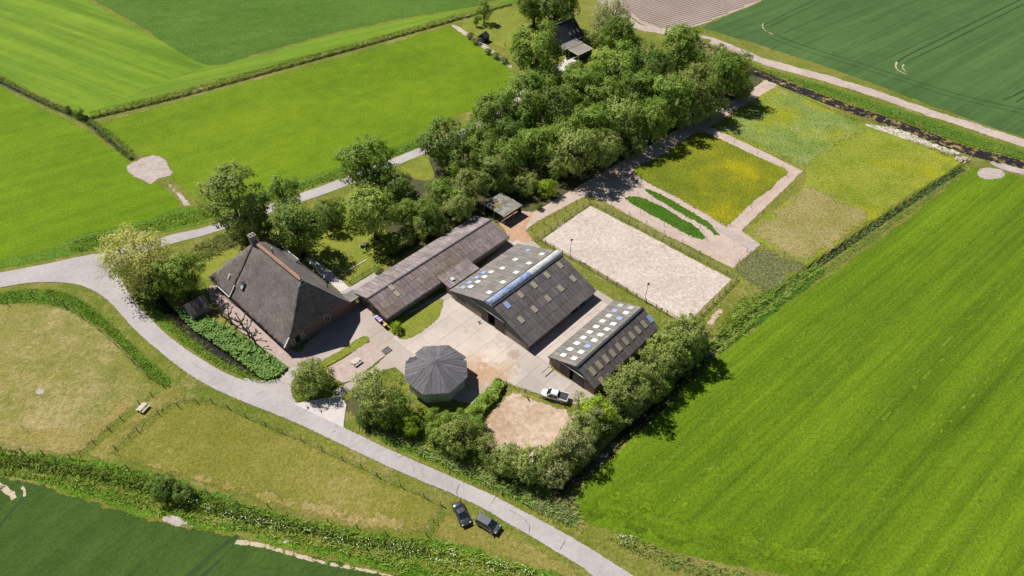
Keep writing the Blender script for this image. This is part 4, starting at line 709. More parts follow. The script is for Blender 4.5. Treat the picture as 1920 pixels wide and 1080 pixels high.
# ---------------------------------------------------------------- octagonal horse walker
OC = np.array([-14.55, 80.8]); RA = 6.45; rt_ = empty('horse_walker', (OC[0], OC[1], 0), R_(28), 'grey octagonal walker with ribbed pyramid roof in the yard', 'building')
oc = lambda k, r, z: (r*math.cos(k*math.pi/4), r*math.sin(k*math.pi/4), z)
M['drum'] = mk('grey_panel_wall', (.38, .42, .42), (.55, .58, .57), .6, .8)
for k in range(8):
    n = 4
    for j in range(n):
        if k == 2 and j == n-1: continue
        p0, p1 = Vector(oc(k, 5.75, 0)), Vector(oc(k+1, 5.75, 0)); a, c = p0.lerp(p1, j/n+.004), p0.lerp(p1, (j+1)/n-.004); nrm = Vector((a.x+c.x, a.y+c.y, 0)).normalized()*.06
        b = MB(); b.prism([a, c, c+Vector((0, 0, 3.25)), a+Vector((0, 0, 3.25))], -nrm); b.build('wall_panel', M['drum'], rt_)
rf = MB(); rf.add([oc(k, RA-.05, 3.43) for k in range(8)]+[(0, 0, 5.72)], [(k, (k+1) % 8, 8) for k in range(8) if k not in (2, 7)]); roof = rf.build('roof', M['ridge'], rt_)
for k in range(8):
    e0, e1, ap = Vector(oc(k, RA, 3.5)), Vector(oc(k+1, RA, 3.5)), Vector((0, 0, 5.8)); m = (e0+e1)/2; x = (e1-e0); w_ = x.length; x.normalize(); up = (ap-m); hl = up.length; up.normalize(); nn = x.cross(up); n = 6
    for j in range(n):
        s0, s1 = -w_/2+w_*j/n, -w_/2+w_*(j+1)/n-.03
        h0, h1 = hl*(1-abs(s0)/(w_/2)), hl*(1-abs(s1)/(w_/2)); lo = 0.0
        if k == 2 and j >= 3: lo = {3: .7, 4: 1.9}.get(j, 99)
        if k == 3 and j == 0: lo = 99
        if k == 7 and j == 5: lo = .55
        if max(h0, h1) <= lo+.02: continue
        q = [m+x*s0+up*min(lo, h0), m+x*s1+up*min(lo, h1), m+x*s1+up*max(h1, lo), m+x*s0+up*max(h0, lo)]
        if (q[1]-q[2]).length < .02: q = [q[0], q[1], q[3]]
        elif (q[0]-q[3]).length < .02: q = [q[0], q[1], q[2]]
        b = MB(); b.prism([p+nn*(.03+.025*(j % 2)) for p in q], nn*.03)
        # raised seam along one edge of the sheet
        if h0 > .3: b.bar(m+x*s0+up*lo+nn*.09, m+x*s0+up*max(h0-.05, lo+.05)+nn*.09, .05, .06)
        b.build('roof_sheet', M['steel'], roof)
for k in range(8): b = MB(); b.bar(Vector(oc(k, RA+.02, 3.57)), Vector((0, 0, 5.88)), .1, .05); b.build('hip_cap', M['steel'], rt_)
b = MB(); b.prism([oc(2.72, RA-.15, 3.3), oc(3.0, RA-.2, 3.3), oc(2.9, 3.6, 4.1), oc(2.55, 4.0, 4.1)], (0, 0, .05)); b.build('loose_roof_sheet', M['ridge'], rt_)
for k in range(8): b = MB(); x, y, _ = oc(k, 5.6, 0); b.tube([(x, y, 0), (x, y, 3.3)], [.07, .07], 6); b.build('post', M['metal'], rt_)
b = MB(); b.tube([(0, 0, 0), (0, 0, 4.9)], [.15, .12], 8)
for k in range(4): b.bar((0, 0, 2.6), oc(k*2+.5, 4.8, 2.6), .08, .08)
b.build('walker_arms', M['metal'], rt_)
# ---------------------------------------------------------------- open shed with mossy roof
u0, v0 = UVP(945.6, 421.5); t_ = NT('mossy_felt'); P = t_.pos(); c = t_.mix(t_.ramp(t_.noise(P, .7, 5, .75), .42, .6), (.15, .145, .14), (.30, .28, .25)); c = t_.mix(t_.ramp(t_.noise(P, .33, 4, .7), .5, .62), c, (.20, .17, .04)); M['mossfelt'] = t_.done(t_.bsdf(c, .95))
uB, vB = UVP(912.2, 383.3, 2.7)[0], UVP(976, 384.4, 2.7)[1]
B = Bld('open_shed', (u0+uB)/2, (v0+vB)/2, 'open sided wooden shed with moss covered flat roof under trees', 'shed')
ua, ub, va, vb = u0-.2, uB+.6, v0-.3, vB+.3
um = (ua+ub)/2
for a, c2, zz in ((ua, um-.1, 2.72), (um+.1, ub, 2.8)): b = MB(); b.prism([B.L(a, va, zz), B.L(a, vb, zz), B.L(c2, vb, zz+.2), B.L(c2, va, zz+.2)], (0, 0, -.12)); b.build('roof_panel', M['mossfelt'], B.root)
b = MB(); b.bar(B.L(ua+.1, va+.1, 2.5), B.L(ua+.1, vb-.1, 2.5), .12, .2); b.bar(B.L(ub-.1, va+.1, 2.6), B.L(ub-.1, vb-.1, 2.6), .12, .2); b.bar(B.L(ua+.1, va+.15, 2.52), B.L(ub-.1, va+.15, 2.7), .12, .2); b.build('beam', M['greywood'], B.root)
for uu in (ua+.25, um, ub-.25):
    for vv in (va+.25, (va+vb)/2, vb-.25):
        b = MB(); x, y, _ = B.L(uu, vv, 0); b.box(x-.09, x+.09, y-.09, y+.09, 0, 2.55); b.build('post', M['greywood'], B.root)
b = MB(); B.box(b, ub-.12, ub-.05, va+.2, vb-.2, 0, 2.5); B.box(b, ua+.3, ub-.2, vb-.15, vb-.08, 0, 2.4); b.build('back_wall', M['blackwood'], B.root)
b = MB(); p = B.L(um-.3, vb-1.6, .5); b.box(p[0]-.9, p[0]+.9, p[1]-.25, p[1]+.25, .4, .55); 
for sx in (-.7, .7): b.box(p[0]+sx-.06, p[0]+sx+.06, p[1]-.2, p[1]+.2, 0, .4)
b.build('bench', M['cream'], B.root)
# ---------------------------------------------------------------- far black house and carport
r1, r0 = np.array(g2(1076.7, 32.8, 8)), np.array(g2(1023.9, 53.9, 8)); d1 = (r1-r0)/np.linalg.norm(r1-r0); fa = math.atan2(d1[1], d1[0]); LR = float(np.linalg.norm(r1-r0)); mid = (r0+r1)/2
fh = empty('black_house', (mid[0], mid[1], 0), fa, 'black house with steep dark roof and three roof windows', 'house'); hw = 5.6
b = MB(); b.prism([(-LR/2+.2, -hw+.4, 0), (-LR/2+.2, hw-.4, 0), (-LR/2+.2, hw-.4, 2.8), (-LR/2+.2, 0, 7.7), (-LR/2+.2, -hw+.4, 2.8)], (LR-.4, 0, 0)); b.build('wall', M['blackwood'], fh)
for sg in (-1, 1):
    b = MB(); b.prism([(-LR/2, sg*hw, 2.55), (LR/2, sg*hw, 2.55), (LR/2, 0, 8.0), (-LR/2, 0, 8.0)], (0, 0, .15)); rf = b.build('roof', M['slate'], fh)
    y = Vector((0, -sg*hw, 5.45)).normalized(); n = Vector((0, sg*5.45, hw)).normalized()
    if sg < 0:
        for x in (1.6, 3.7, 5.9):
            p = Vector((x, sg*hw, 2.7))+y*2.9+n*.1; o = MB().box(-.45, .45, -.75, .75, -.05, .08).build('roof_window', M['metal'], rf); o.matrix_local = Matrix(((1, y.x, n.x, p.x), (0, y.y, n.y, p.y), (0, y.z, n.z, p.z), (0, 0, 0, 1)))
        p = Vector((5.9, sg*hw, 2.7))+y*6.6+n*.1; o = MB().box(-.25, .25, -.3, .3, -.05, .3).build('roof_vent', M['metal'], rf); o.matrix_local = Matrix(((1, y.x, n.x, p.x), (0, y.y, n.y, p.y), (0, y.z, n.z, p.z), (0, 0, 0, 1)))
b = MB(); b.box(-LR/2, LR/2, -.12, .12, 8.12, 8.24); b.build('ridge_cap', M['metal'], fh); b = MB(); b.box(LR/2-.9, LR/2-.3, -.3, .3, 7.9, 9.2); b.build('chimney', M['metal'], fh)
b = MB(); b.box(LR/2-6, LR/2+.05, -hw-.12, -hw, 2.5, 2.68); b.build('gutter', M['cream'], fh)
for px4, nm, lb, posts in (([(840, 640), (1000, 730), (765, 840), (595, 745)], 'carport', 'flat roofed black carport with white edge beside the far house', True), ([(720, 565), (830, 620), (490, 770), (470, 672)], 'house_extension', 'flat roofed extension along the wall of the far house', False)):
    q = [np.array(g2(1000+x/9, 10+y/9, 2.9)) for x, y in px4]; c0 = sum(q)/4; e = empty(nm, (c0[0], c0[1], 0), 0, lb, 'carport' if posts else 'extension'); l3 = [(p[0]-c0[0], p[1]-c0[1], 2.75) for p in q]
    b = MB(); b.prism(l3, (0, 0, .1)); b.build('roof', M['roof_grey'], e)
    b = MB()
    for i in range(4): b.bar(Vector(l3[i])+Vector((0, 0, .07)), Vector(l3[(i+1) % 4])+Vector((0, 0, .07)), .16, .28)
    b.build('fascia', M['cream'], e)
    for i in range(4): b = MB(); b.bar(Vector((l3[i][0]*.95, l3[i][1]*.95, 0)), Vector((l3[i][0]*.95, l3[i][1]*.95, 2.7)), .14, .14); b.build('post', M['cream'], e)
    for i in ((1, 0) if posts else (0, 3)):
        a, c = Vector((l3[i][0]*.93, l3[i][1]*.93, 0)), Vector((l3[(i+1) % 4][0]*.93, l3[(i+1) % 4][1]*.93, 0)); nrm = (c-a).cross(Vector((0, 0, 1))).normalized()*.08
        b = MB(); b.prism([a, c, c+Vector((0, 0, 2.7)), a+Vector((0, 0, 2.7))], nrm); b.build('wall', M['blackwood'], e)
sheet('pavement', [(1052, 122), (1062, 108), (1080, 108), (1084, 114), (1066, 128), (1054, 134)], Z(4), M['drive'], 'pale paved forecourt of the carport', 'pavement', spacing=1.5, rough=.05)
# small garden shed by the far lawn, bake house under the dark tree
def hut(name, px_, py_, wd, dp, eh, rh, rz, wm, rm, label, cat='shed', open_=False):
    p = gp(px_, py_); e = empty(name, (p[0], p[1], 0), rz, label, cat)
    b = MB(); b.prism([(-dp/2, -wd/2, 0), (-dp/2, wd/2, 0), (-dp/2, wd/2, eh), (-dp/2, 0, eh+rh*.9), (-dp/2, -wd/2, eh)], (dp, 0, 0)); b.build('wall', wm, e)
    for sg in (-1, 1): b = MB(); b.prism([(-dp/2-.2, sg*(wd/2+.25), eh-.12), (dp/2+.2, sg*(wd/2+.25), eh-.12), (dp/2+.2, 0, eh+rh), (-dp/2-.2, 0, eh+rh)], (0, 0, .12)); b.build('roof', rm, e)
    fr = MB()
    for a0, a1, z0, z1 in ((-.65, .65, .4, .5), (-.65, .65, 1.6, 1.7), (-.65, -.55, .5, 1.6), (.55, .65, .5, 1.6), (-.04, .04, .5, 1.6)): fr.box(-dp/2-.06, -dp/2+.02, a0, a1, z0, z1)
    f = fr.build('window', M['white'], e); MB().box(-dp/2-.03, -dp/2-.004, -.55, .55, .5, 1.6).build('pane', M['glass'], f); return e
hut('garden_shed', 907, 77, 3.0, 3.0, 2.0, 1.2, R_(60), M['blackwood'], M['slate'], 'small black shed at the edge of the far lawn')
hut('bake_house', 374, 586, 3.4, 4.0, 1.9, 1.9, PSI, M['brick_grey'], M['thatch'], 'small brick bake house with mossy roof under the dark tree', 'shed')
# ================================================================ vegetation
def leafmat(name, a, b, c3, tr=.35):
    t = NT(name); r = t.n('ShaderNodeAttribute', attribute_name='rnd').outputs['Fac']; l = t.n('ShaderNodeAttribute', attribute_name='lobe').outputs['Fac']; ob = t.n('ShaderNodeObjectInfo').outputs['Random']
    c = t.mix(r, a, b); c = t.mix(t.math('MULTIPLY', l, .75), c, c3)
    s = t.math('ADD', t.math('MULTIPLY', t.math('SUBTRACT', ob, .5), .3), 1.0); c = t.n('ShaderNodeVectorMath', {0: c, 'Scale': s}, operation='SCALE').outputs[0]
    d = t.bsdf(c, .6, Specular_IOR_Level=.25); tl = t.n('ShaderNodeBsdfTranslucent', {0: t.mix(.3, c, (.25, .32, .02))}).outputs[0]
    return t.done(t.n('ShaderNodeMixShader', {0: tr, 1: d, 2: tl}).outputs[0])
LF = {'green': leafmat('leaf_green', (.12, .225, .028), (.28, .42, .06), (.38, .50, .09), .42),
      'dark': leafmat('leaf_dark', (.075, .15, .026), (.19, .295, .05), (.27, .37, .075), .4),
      'olive': leafmat('leaf_olive', (.165, .235, .045), (.355, .43, .10), (.45, .51, .15), .42),
      'yellow': leafmat('leaf_yellowish', (.40, .42, .09), (.64, .64, .19), (.72, .68, .24), .45),
      'bright': leafmat('leaf_bright', (.20, .34, .018), (.42, .57, .03), (.50, .63, .045), .4),
      'lime': leafmat('leaf_lime', (.22, .32, .045), (.43, .54, .10), (.52, .60, .14), .4),
      'grey': leafmat('leaf_grey_green', (.22, .245, .09), (.40, .42, .18), (.47, .47, .22), .4),
      'red': leafmat('leaf_red', (.10, .032, .032), (.19, .065, .06), (.21, .08, .07)),
      'reed': leafmat('reed_blades', (.17, .25, .06), (.31, .39, .12), (.38, .40, .19), .25),
      'tall': leafmat('tall_grass_blades', (.15, .29, .022), (.27, .42, .05), (.33, .42, .09), .25),
      'straw': leafmat('straw_blades', (.24, .25, .07), (.36, .35, .13), (.42, .37, .18), .2),
      'rough_tall': leafmat('rough_blades', (.12, .23, .03), (.23, .35, .065), (.29, .36, .10), .25),
      'white': leafmat('white_umbels', (.5, .52, .42), (.78, .78, .70), (.7, .72, .6), .1)}
t = NT('bark'); P = t.obj(); n = t.noise(P, 6, 4, .7); M['bark'] = t.done(t.bsdf(t.mix(n, (.05, .04, .032), (.13, .11, .09)), .9, n, .6, .05))
t = NT('knobbly_bark'); P = t.obj(); n = t.noise(P, 8, 4, .7); M['bark2'] = t.done(t.bsdf(t.mix(n, (.06, .05, .045), (.20, .17, .15)), .9, n, .8, .06))
def quads(centers, normals, size, aspect, rng, rnd, lobe, name, mat, droop=0.0):
    n = len(centers); N = normals/np.linalg.norm(normals, axis=1)[:, None]
    a = rng.normal(size=(n, 3)); a -= (a*N).sum(1)[:, None]*N; a /= np.linalg.norm(a, axis=1)[:, None]; b = np.cross(N, a)
    sz = size*rng.uniform(.65, 1.35, n)[:, None]; l, w_ = a*sz, b*sz*aspect
    V = np.stack([centers-l*.5, centers+w_*.5-N*sz*.08, centers+l*.5, centers-w_*.5-N*sz*.08], 1).reshape(-1, 3)
    me = bpy.data.meshes.new(name); me.vertices.add(4*n); me.vertices.foreach_set('co', V.ravel()); me.loops.add(4*n); me.loops.foreach_set('vertex_index', np.arange(4*n)); me.polygons.add(n)
    me.polygons.foreach_set('loop_start', np.arange(0, 4*n, 4)); me.polygons.foreach_set('loop_total', np.full(n, 4)); me.update(calc_edges=True)
    for nm, d in (('rnd', rnd), ('lobe', lobe)): me.attributes.new(nm, 'FLOAT', 'POINT').data.foreach_set('value', np.repeat(d, 4))
    me.materials.append(mat); return me
def crown_mesh(seed, hc=1.15, vz=.9, nl=46, lr=(.20, .34), ncl=19, nlf=15, leaf=.064, sq=.75, flat=.0, spread=.047, shape=None, top=0.0, droop=0.0):
    """unit crown (radius 1 about z=hc): boughs -> twig clusters -> leaves; returns mesh and bough centres"""
    g = np.random.default_rng(seed); C = []; N = []; LB = []; bough = []
    ax = np.array([1.0, g.uniform(.82, 1.0), vz]); tries = 0
    while len(bough) < nl and tries < 3000:
        tries += 1; d = g.normal(size=3); d /= np.linalg.norm(d); r = g.uniform(.42, .82)**.8*(1.0+.26*mnoise.noise(Vector(d*1.6)+Vector((seed*3.1, 0, 0))))
        p = d*r*ax
        if shape: p = shape(p, g)
        if p[2] < -vz*.85 or any(np.linalg.norm(p-q[0]) < .17 for q in bough): continue
        bough.append((p, g.uniform(*lr)*(1.0 if p[2] > -.3 else .85)))
    for p, R in bough:
        tone = np.clip(g.normal(.42, .33), 0, 1); m = int(ncl*(R/np.mean(lr))**1.6); d = g.normal(size=(m, 3)); d[:, 2] += .35; d /= np.linalg.norm(d, axis=1)[:, None]
        out = p/ax; out = out/(np.linalg.norm(out)+1e-6); k = d@out; keep = g.uniform(-1, .6, m) < k+.35; d = d[keep]
        cc = p+d*R*np.array([1, 1, .85])*g.uniform(.62, 1.06, len(d))[:, None]
        for c, dd in zip(cc, d):
            q = max(3, int(nlf*g.uniform(.5, 1.4))); o = g.normal(size=(q, 3))*spread*g.uniform(.7, 1.3)
            if droop: o[:, 2] = -abs(o[:, 2])*droop*g.uniform(.5, 2.2)
            C.append(c+o); N.append(dd*.75+out*.55+g.normal(size=(q, 3))*.34+np.array([0, 0, .35])); LB.append(np.full(q, np.clip(tone+g.normal()*.2, 0, 1)))
    C, N, LB = np.concatenate(C), np.concatenate(N), np.concatenate(LB); C[:, 2] += hc; k = C[:, 2] > .02; C, N, LB = C[k], N[k], LB[k]
    me = quads(C, N, leaf, sq, g, g.uniform(0, 1, len(C)), LB, 'crown', LF['green']); return me, [(p+np.array([0, 0, hc]), R) for p, R in bough]
def trunk_mesh(bough, hc, seed, r0=.075, nb=14):
    g = np.random.default_rng(seed+99); mb = MB(); fork = hc*.42; mb.tube([(0, 0, -.02), (0.01, 0, fork*.5), (.02, .01, fork), (.03, 0, hc*.85), (.02, .02, hc*1.25)], [r0*1.3, r0, r0*.85, r0*.5, r0*.15], 8)
    idx = g.permutation(len(bough))[:nb]
    for i in idx:
        p, R = bough[i]; z0 = g.uniform(fork*.8, min(hc*.9, max(p[2]-.1, fork))); a = np.array([.02, .01, z0]); m = a*.45+p*.55+np.array([0, 0, -.08]); mb.tube([tuple(a), tuple(m), tuple(p)], [r0*.42, r0*.28, r0*.1], 5)
    o = mb.build('trunk', M['bark'], None, smooth=True); me = o.data; bpy.data.objects.remove(o); return me
PROT = {}
def proto(key, hc, **kw):
    tk = kw.pop('r0', .07); c, b = crown_mesh(kw.pop('seed'), hc, **kw); PROT[key] = (c, trunk_mesh(b, hc, len(PROT), tk), hc)
for i in range(5): proto('round%d' % i, 1.15, seed=21+i, vz=.92)
for i in range(3): proto('shrub%d' % i, .72, seed=41+i, vz=.74, nl=38, r0=.05)
proto('tall0', 1.75, seed=51, vz=1.45, nl=52, lr=(.2, .32)); proto('tall1', 1.6, seed=52, vz=1.35, nl=50, lr=(.18, .30))
proto('sparse0', 1.1, seed=61, vz=.9, nl=30, lr=(.14, .26), ncl=12, nlf=9, spread=.06, r0=.06); proto('sparse1', .95, seed=62, vz=.85, nl=34, lr=(.15, .26), ncl=15, nlf=10, r0=.05)
proto('willow0', 1.0, seed=71, vz=.82, nl=44, leaf=.075, sq=.35, droop=2.6, spread=.05)
_cnt = {}
def tree(cx, cy, rpx, key, col, label, group=None, zs=1.0, name='tree', cat='tree', base=None):
    """crown centre and half width in photo pixels; stands on the ground where a crown of that size must stand"""
    if key in ('round', 'shrub', 'tall', 'sparse', 'willow'):
        n = sum(k.startswith(key) for k in PROT); _cnt[key] = _cnt.get(key, -1)+1; key = '%s%d' % (key, _cnt[key] % n)
    c, t_, hc = PROT[key]; R = rpx*pxm(cx, cy)
    for _ in range(6):
        p = gp(cx, cy, hc*R*zs); R = rpx*float(np.linalg.norm(p-CAM))/FPX
    e = empty(name, (p[0], p[1], 0), random.uniform(0, 6.28), label, cat, group); e.scale = (R, R, R*zs)
    o = bpy.data.objects.new('crown', c); COL.objects.link(o); o.parent = e; o.material_slots[0].link = 'OBJECT'; o.material_slots[0].material = LF[col]
    o = bpy.data.objects.new('trunk', t_); COL.objects.link(o); o.parent = e
    return e
GB = 'trees of the belt beside the sand track'
LAND = [((945, 392), 'beside the open shed'), ((1080, 110), 'below the black carport'), ((1390, 140), 'at the canal end of the sand track'), ((1290, 215), 'overhanging the track at the inner paddock'), ((1150, 285), 'where the sand track widens'), ((850, 285), 'near the lane and dry lawn patch'), ((975, 195), 'facing the long bright meadow'), ((790, 430), 'behind the middle of the long stable'), ((870, 390), 'behind the far end of the long stable'), ((1270, 110), 'near the bend of the farm track'), ((740, 440), 'at the lime green tree'), ((1040, 255), 'in the thick of the tree belt'), ((1180, 180), 'in the upper thick of the belt')]
def belt_label(x, y, r, k, c):
    w_ = min(LAND, key=lambda q: math.hypot(q[0][0]-x, q[0][1]-y))[1]
    return '%s %s %s %s' % ({'green': 'mid green', 'olive': 'olive green', 'dark': 'dark green'}[c], 'shrubby tree' if k == 'shrub' else ('broad tree' if r > 43 else 'tree'), 'of the belt', w_)
for x, y, r, k, c in [(835, 268, 50, 'round', 'dark'), (925, 215, 46, 'round', 'green'), (985, 185, 56, 'round', 'green'), (900, 258, 40, 'round', 'green'), (1090, 165, 46, 'round', 'green'), (1040, 200, 44, 'round', 'dark'), (1155, 130, 50, 'round', 'green'), (1215, 125, 44, 'round', 'dark'), (1278, 92, 48, 'round', 'green'), (1368, 138, 44, 'round', 'green'), (1310, 165, 44, 'round', 'olive'), (1255, 185, 48, 'round', 'green'), (1330, 195, 34, 'shrub', 'olive'), (1290, 210, 36, 'shrub', 'olive'), (1225, 225, 40, 'round', 'green'), (1170, 225, 48, 'round', 'olive'), (1110, 235, 46, 'round', 'green'), (1080, 285, 50, 'round', 'olive'), (1130, 280, 40, 'round', 'olive'), (1180, 270, 34, 'shrub', 'olive'), (1045, 310, 34, 'shrub', 'olive'), (1010, 270, 40, 'round', 'green'), (960, 290, 40, 'round', 'green'), (925, 320, 38, 'round', 'olive'), (880, 350, 36, 'round', 'olive'), (905, 285, 38, 'round', 'green'), (985, 345, 28, 'shrub', 'olive'), (860, 385, 34, 'round', 'olive'), (830, 365, 36, 'round', 'green'), (800, 400, 34, 'round', 'green'), (785, 425, 34, 'shrub', 'olive'), (820, 425, 28, 'shrub', 'dark'), (760, 400, 30, 'round', 'green'), (755, 450, 24, 'shrub', 'olive'), (735, 462, 18, 'shrub', 'dark'), (745, 350, 32, 'round', 'dark'), (1062, 255, 40, 'round', 'green'), (945, 345, 26, 'shrub', 'olive'), (870, 300, 40, 'round', 'green'), (1200, 170, 44, 'round', 'green'), (1135, 190, 44, 'round', 'green'), (1340, 120, 34, 'round', 'olive'), (1390, 165, 24, 'shrub', 'olive'), (1030, 148, 30, 'round', 'green'), (985, 225, 38, 'round', 'green'), (955, 250, 36, 'round', 'dark'), (1080, 128, 20, 'shrub', 'green')]:
    tree(x, y, r, k, c, belt_label(x, y, r, k, c), GB)
tree(1025, 352, 22, 'shrub', 'bright', 'bright green bush at the end of the belt by the open shed', name='bush', cat='bush')
tree(438, 378, 62, 'tall', 'olive', 'tall loose crowned tree behind the farmhouse chimney', zs=.85)
tree(532, 365, 34, 'tall', 'green', 'slim tree beside the lane behind the farmhouse')
tree(555, 425, 54, 'round', 'dark', 'broad dark tree shading the back of the farmhouse')
tree(480, 420, 36, 'round', 'dark', 'dark tree between the farmhouse chimney and the lane')
tree(620, 400, 36, 'shrub', 'dark', 'dark round shrub beside the lane above the lawn')
tree(688, 305, 55, 'round', 'green', 'large tree standing between the lane and the lime tree'); tree(700, 348, 38, 'round', 'dark', 'dark tree squeezed behind the lime green tree')
tree(698, 398, 54, 'round', 'lime', 'lime green domed tree on the lawn edge')
tree(265, 478, 66, 'willow', 'yellow', 'yellowish weeping willow at the road bend', zs=.95); tree(335, 515, 42, 'round', 'green', 'dark green tree beside the willow and bake house'); tree(352, 548, 20, 'shrub', 'dark', 'dark shrub leaning over the bake house roof', name='shrub', cat='shrub'); tree(290, 535, 30, 'shrub', 'dark', 'dark shrub under the willow at the moat', name='shrub', cat='shrub')
tree(1006, 96, 54, 'round', 'green', 'big round tree in front of the far black house'); tree(1042, 6, 44, 'round', 'dark', 'dense dark tree behind the far black house'); tree(1002, 4, 36, 'round', 'dark', 'dark tree at the top of the far lawn')
tree(1148, 28, 40, 'willow', 'grey', 'grey green willow by the far track'); tree(1162, 65, 34, 'round', 'green', 'round green tree below the grey willow'); tree(1122, 72, 18, 'shrub', 'olive', 'small olive bush beside the far house gable', name='bush', cat='bush'); tree(1185, 85, 22, 'shrub', 'olive', 'low olive bush at the end of the far track', name='bush', cat='bush')
tree(907, 18, 15, 'tall', 'green', 'slender birch on the far lawn', zs=.9); tree(893, 38, 7, 'tall', 'green', 'sapling on the far lawn'); tree(973, 72, 9, 'tall', 'red', 'small red leaved tree on the far lawn')
tree(1395, 112, 17, 'sparse', 'olive', 'thin shrub on the canal bank by the track', name='shrub', cat='shrub')
tree(585, 705, 40, 'shrub', 'olive', 'olive bush on the grass by the driveway', name='bush', cat='bush')
tree(712, 735, 58, 'sparse', 'olive', 'open crowned ash tree beside the octagonal walker'); tree(735, 765, 40, 'shrub', 'green', 'leafy shrub below the open crowned ash', name='shrub', cat='shrub'); tree(690, 775, 28, 'shrub', 'dark', 'dark shrub at the road corner of the driveway', name='shrub', cat='shrub')
tree(768, 798, 25, 'shrub', 'bright', 'bright yellow green bush near the octagonal walker', name='bush', cat='bush')
GL = 'shrubs around the dirt pen'
for x, y, r, k, c in [(822, 808, 24, 'shrub', 'green'), (862, 815, 40, 'shrub', 'olive'), (915, 842, 28, 'sparse', 'olive'), (952, 862, 32, 'shrub', 'olive'), (998, 872, 36, 'shrub', 'olive'), (1045, 855, 36, 'shrub', 'olive'), (1038, 885, 28, 'shrub', 'grey'), (1078, 830, 36, 'sparse', 'grey'), (1090, 810, 34, 'shrub', 'olive'), (1112, 790, 30, 'shrub', 'grey'), (895, 800, 18, 'shrub', 'green'), (862, 785, 16, 'shrub', 'green'), (812, 778, 15, 'shrub', 'green'), (838, 782, 13, 'shrub', 'green'), (915, 748, 11, 'shrub', 'green'), (893, 772, 12, 'shrub', 'green'), (935, 728, 8, 'shrub', 'green')]:
    tree(x, y, r*1.14, k, c, '%s shrub bordering the tan dirt pen %s' % ({'green': 'leafy green', 'olive': 'olive green', 'grey': 'grey green'}[c], min([((830, 790), 'on the side of the octagonal walker'), ((880, 840), 'above the roadside reeds'), ((980, 890), 'at the corner towards the road'), ((1045, 890), 'at the corner towards the ditch'), ((1100, 800), 'towards the small barn')], key=lambda q: math.hypot(q[0][0]-x, q[0][1]-y))[1]), GL, 1.15, name='shrub', cat='shrub')
tree(1120, 772, 36, 'shrub', 'bright', 'bright lime bush beside the small barn front', name='bush', cat='bush'); tree(1085, 745, 15, 'sparse', 'olive', 'thin bush beside the tail of the white pickup', name='bush', cat='bush')
GS = 'trees hiding the side of the small barn'
for x, y, r, k, c in [(1185, 728, 48, 'round', 'olive'), (1165, 770, 34, 'shrub', 'olive'), (1215, 695, 40, 'round', 'olive'), (1250, 660, 42, 'round', 'olive'), (1288, 625, 46, 'round', 'olive'), (1275, 665, 38, 'shrub', 'green'), (1230, 720, 34, 'shrub', 'green'), (1310, 650, 28, 'shrub', 'green')]:
    tree(x, y, r, k, c, '%s %s' % ({'olive': 'olive leafed tree', 'green': 'green shrubby tree'}[c], min([((1170, 750), 'beside the front corner of the small barn'), ((1225, 700), 'beside the middle of the small barn'), ((1262, 662), 'beside the rear of the small barn'), ((1300, 635), 'at the arena corner near the small barn')], key=lambda q: math.hypot(q[0][0]-x, q[0][1]-y))[1]), GS)
tree(305, 913, 26, 'shrub', 'dark', 'dark hawthorn bush in the overgrown ditch bank', name='bush', cat='bush'); tree(342, 925, 20, 'shrub', 'dark', 'smaller dark bush next to the hawthorn in the ditch', name='bush', cat='bush')
tree(743, 613, 13.5, 'shrub', 'bright', 'clipped round bright bush beside the bins', name='bush', cat='bush', zs=1.15)
tree(1012, 388, 8, 'shrub', 'dark', 'small dark bush on the verge near the arena', name='bush', cat='bush')
tree(148, 212, 9, 'shrub', 'green', 'small bush at the ditch junction', name='bush', cat='bush'); tree(125, 203, 7, 'shrub', 'olive', 'tiny bush along the ditch near the junction', name='bush', cat='bush')
tree(710, 508, 11, 'shrub', 'green', 'low leafy bush behind the end of the long stable', name='bush', cat='bush'); tree(646, 556, 6, 'shrub', 'dark', 'small shrub between farmhouse and stable', name='bush', cat='bush')
tree(672, 556, 5, 'shrub', 'bright', 'tiny bright shrub in the passage beside the stable', name='bush', cat='bush')
for x, y in ((882, 66), (893, 76), (915, 95), (930, 104), (945, 112)): tree(x, y, 8, 'shrub', 'olive', 'low garden shrub along the tan edge of the far lawn', 'border shrubs of the far garden', name='shrub', cat='shrub')
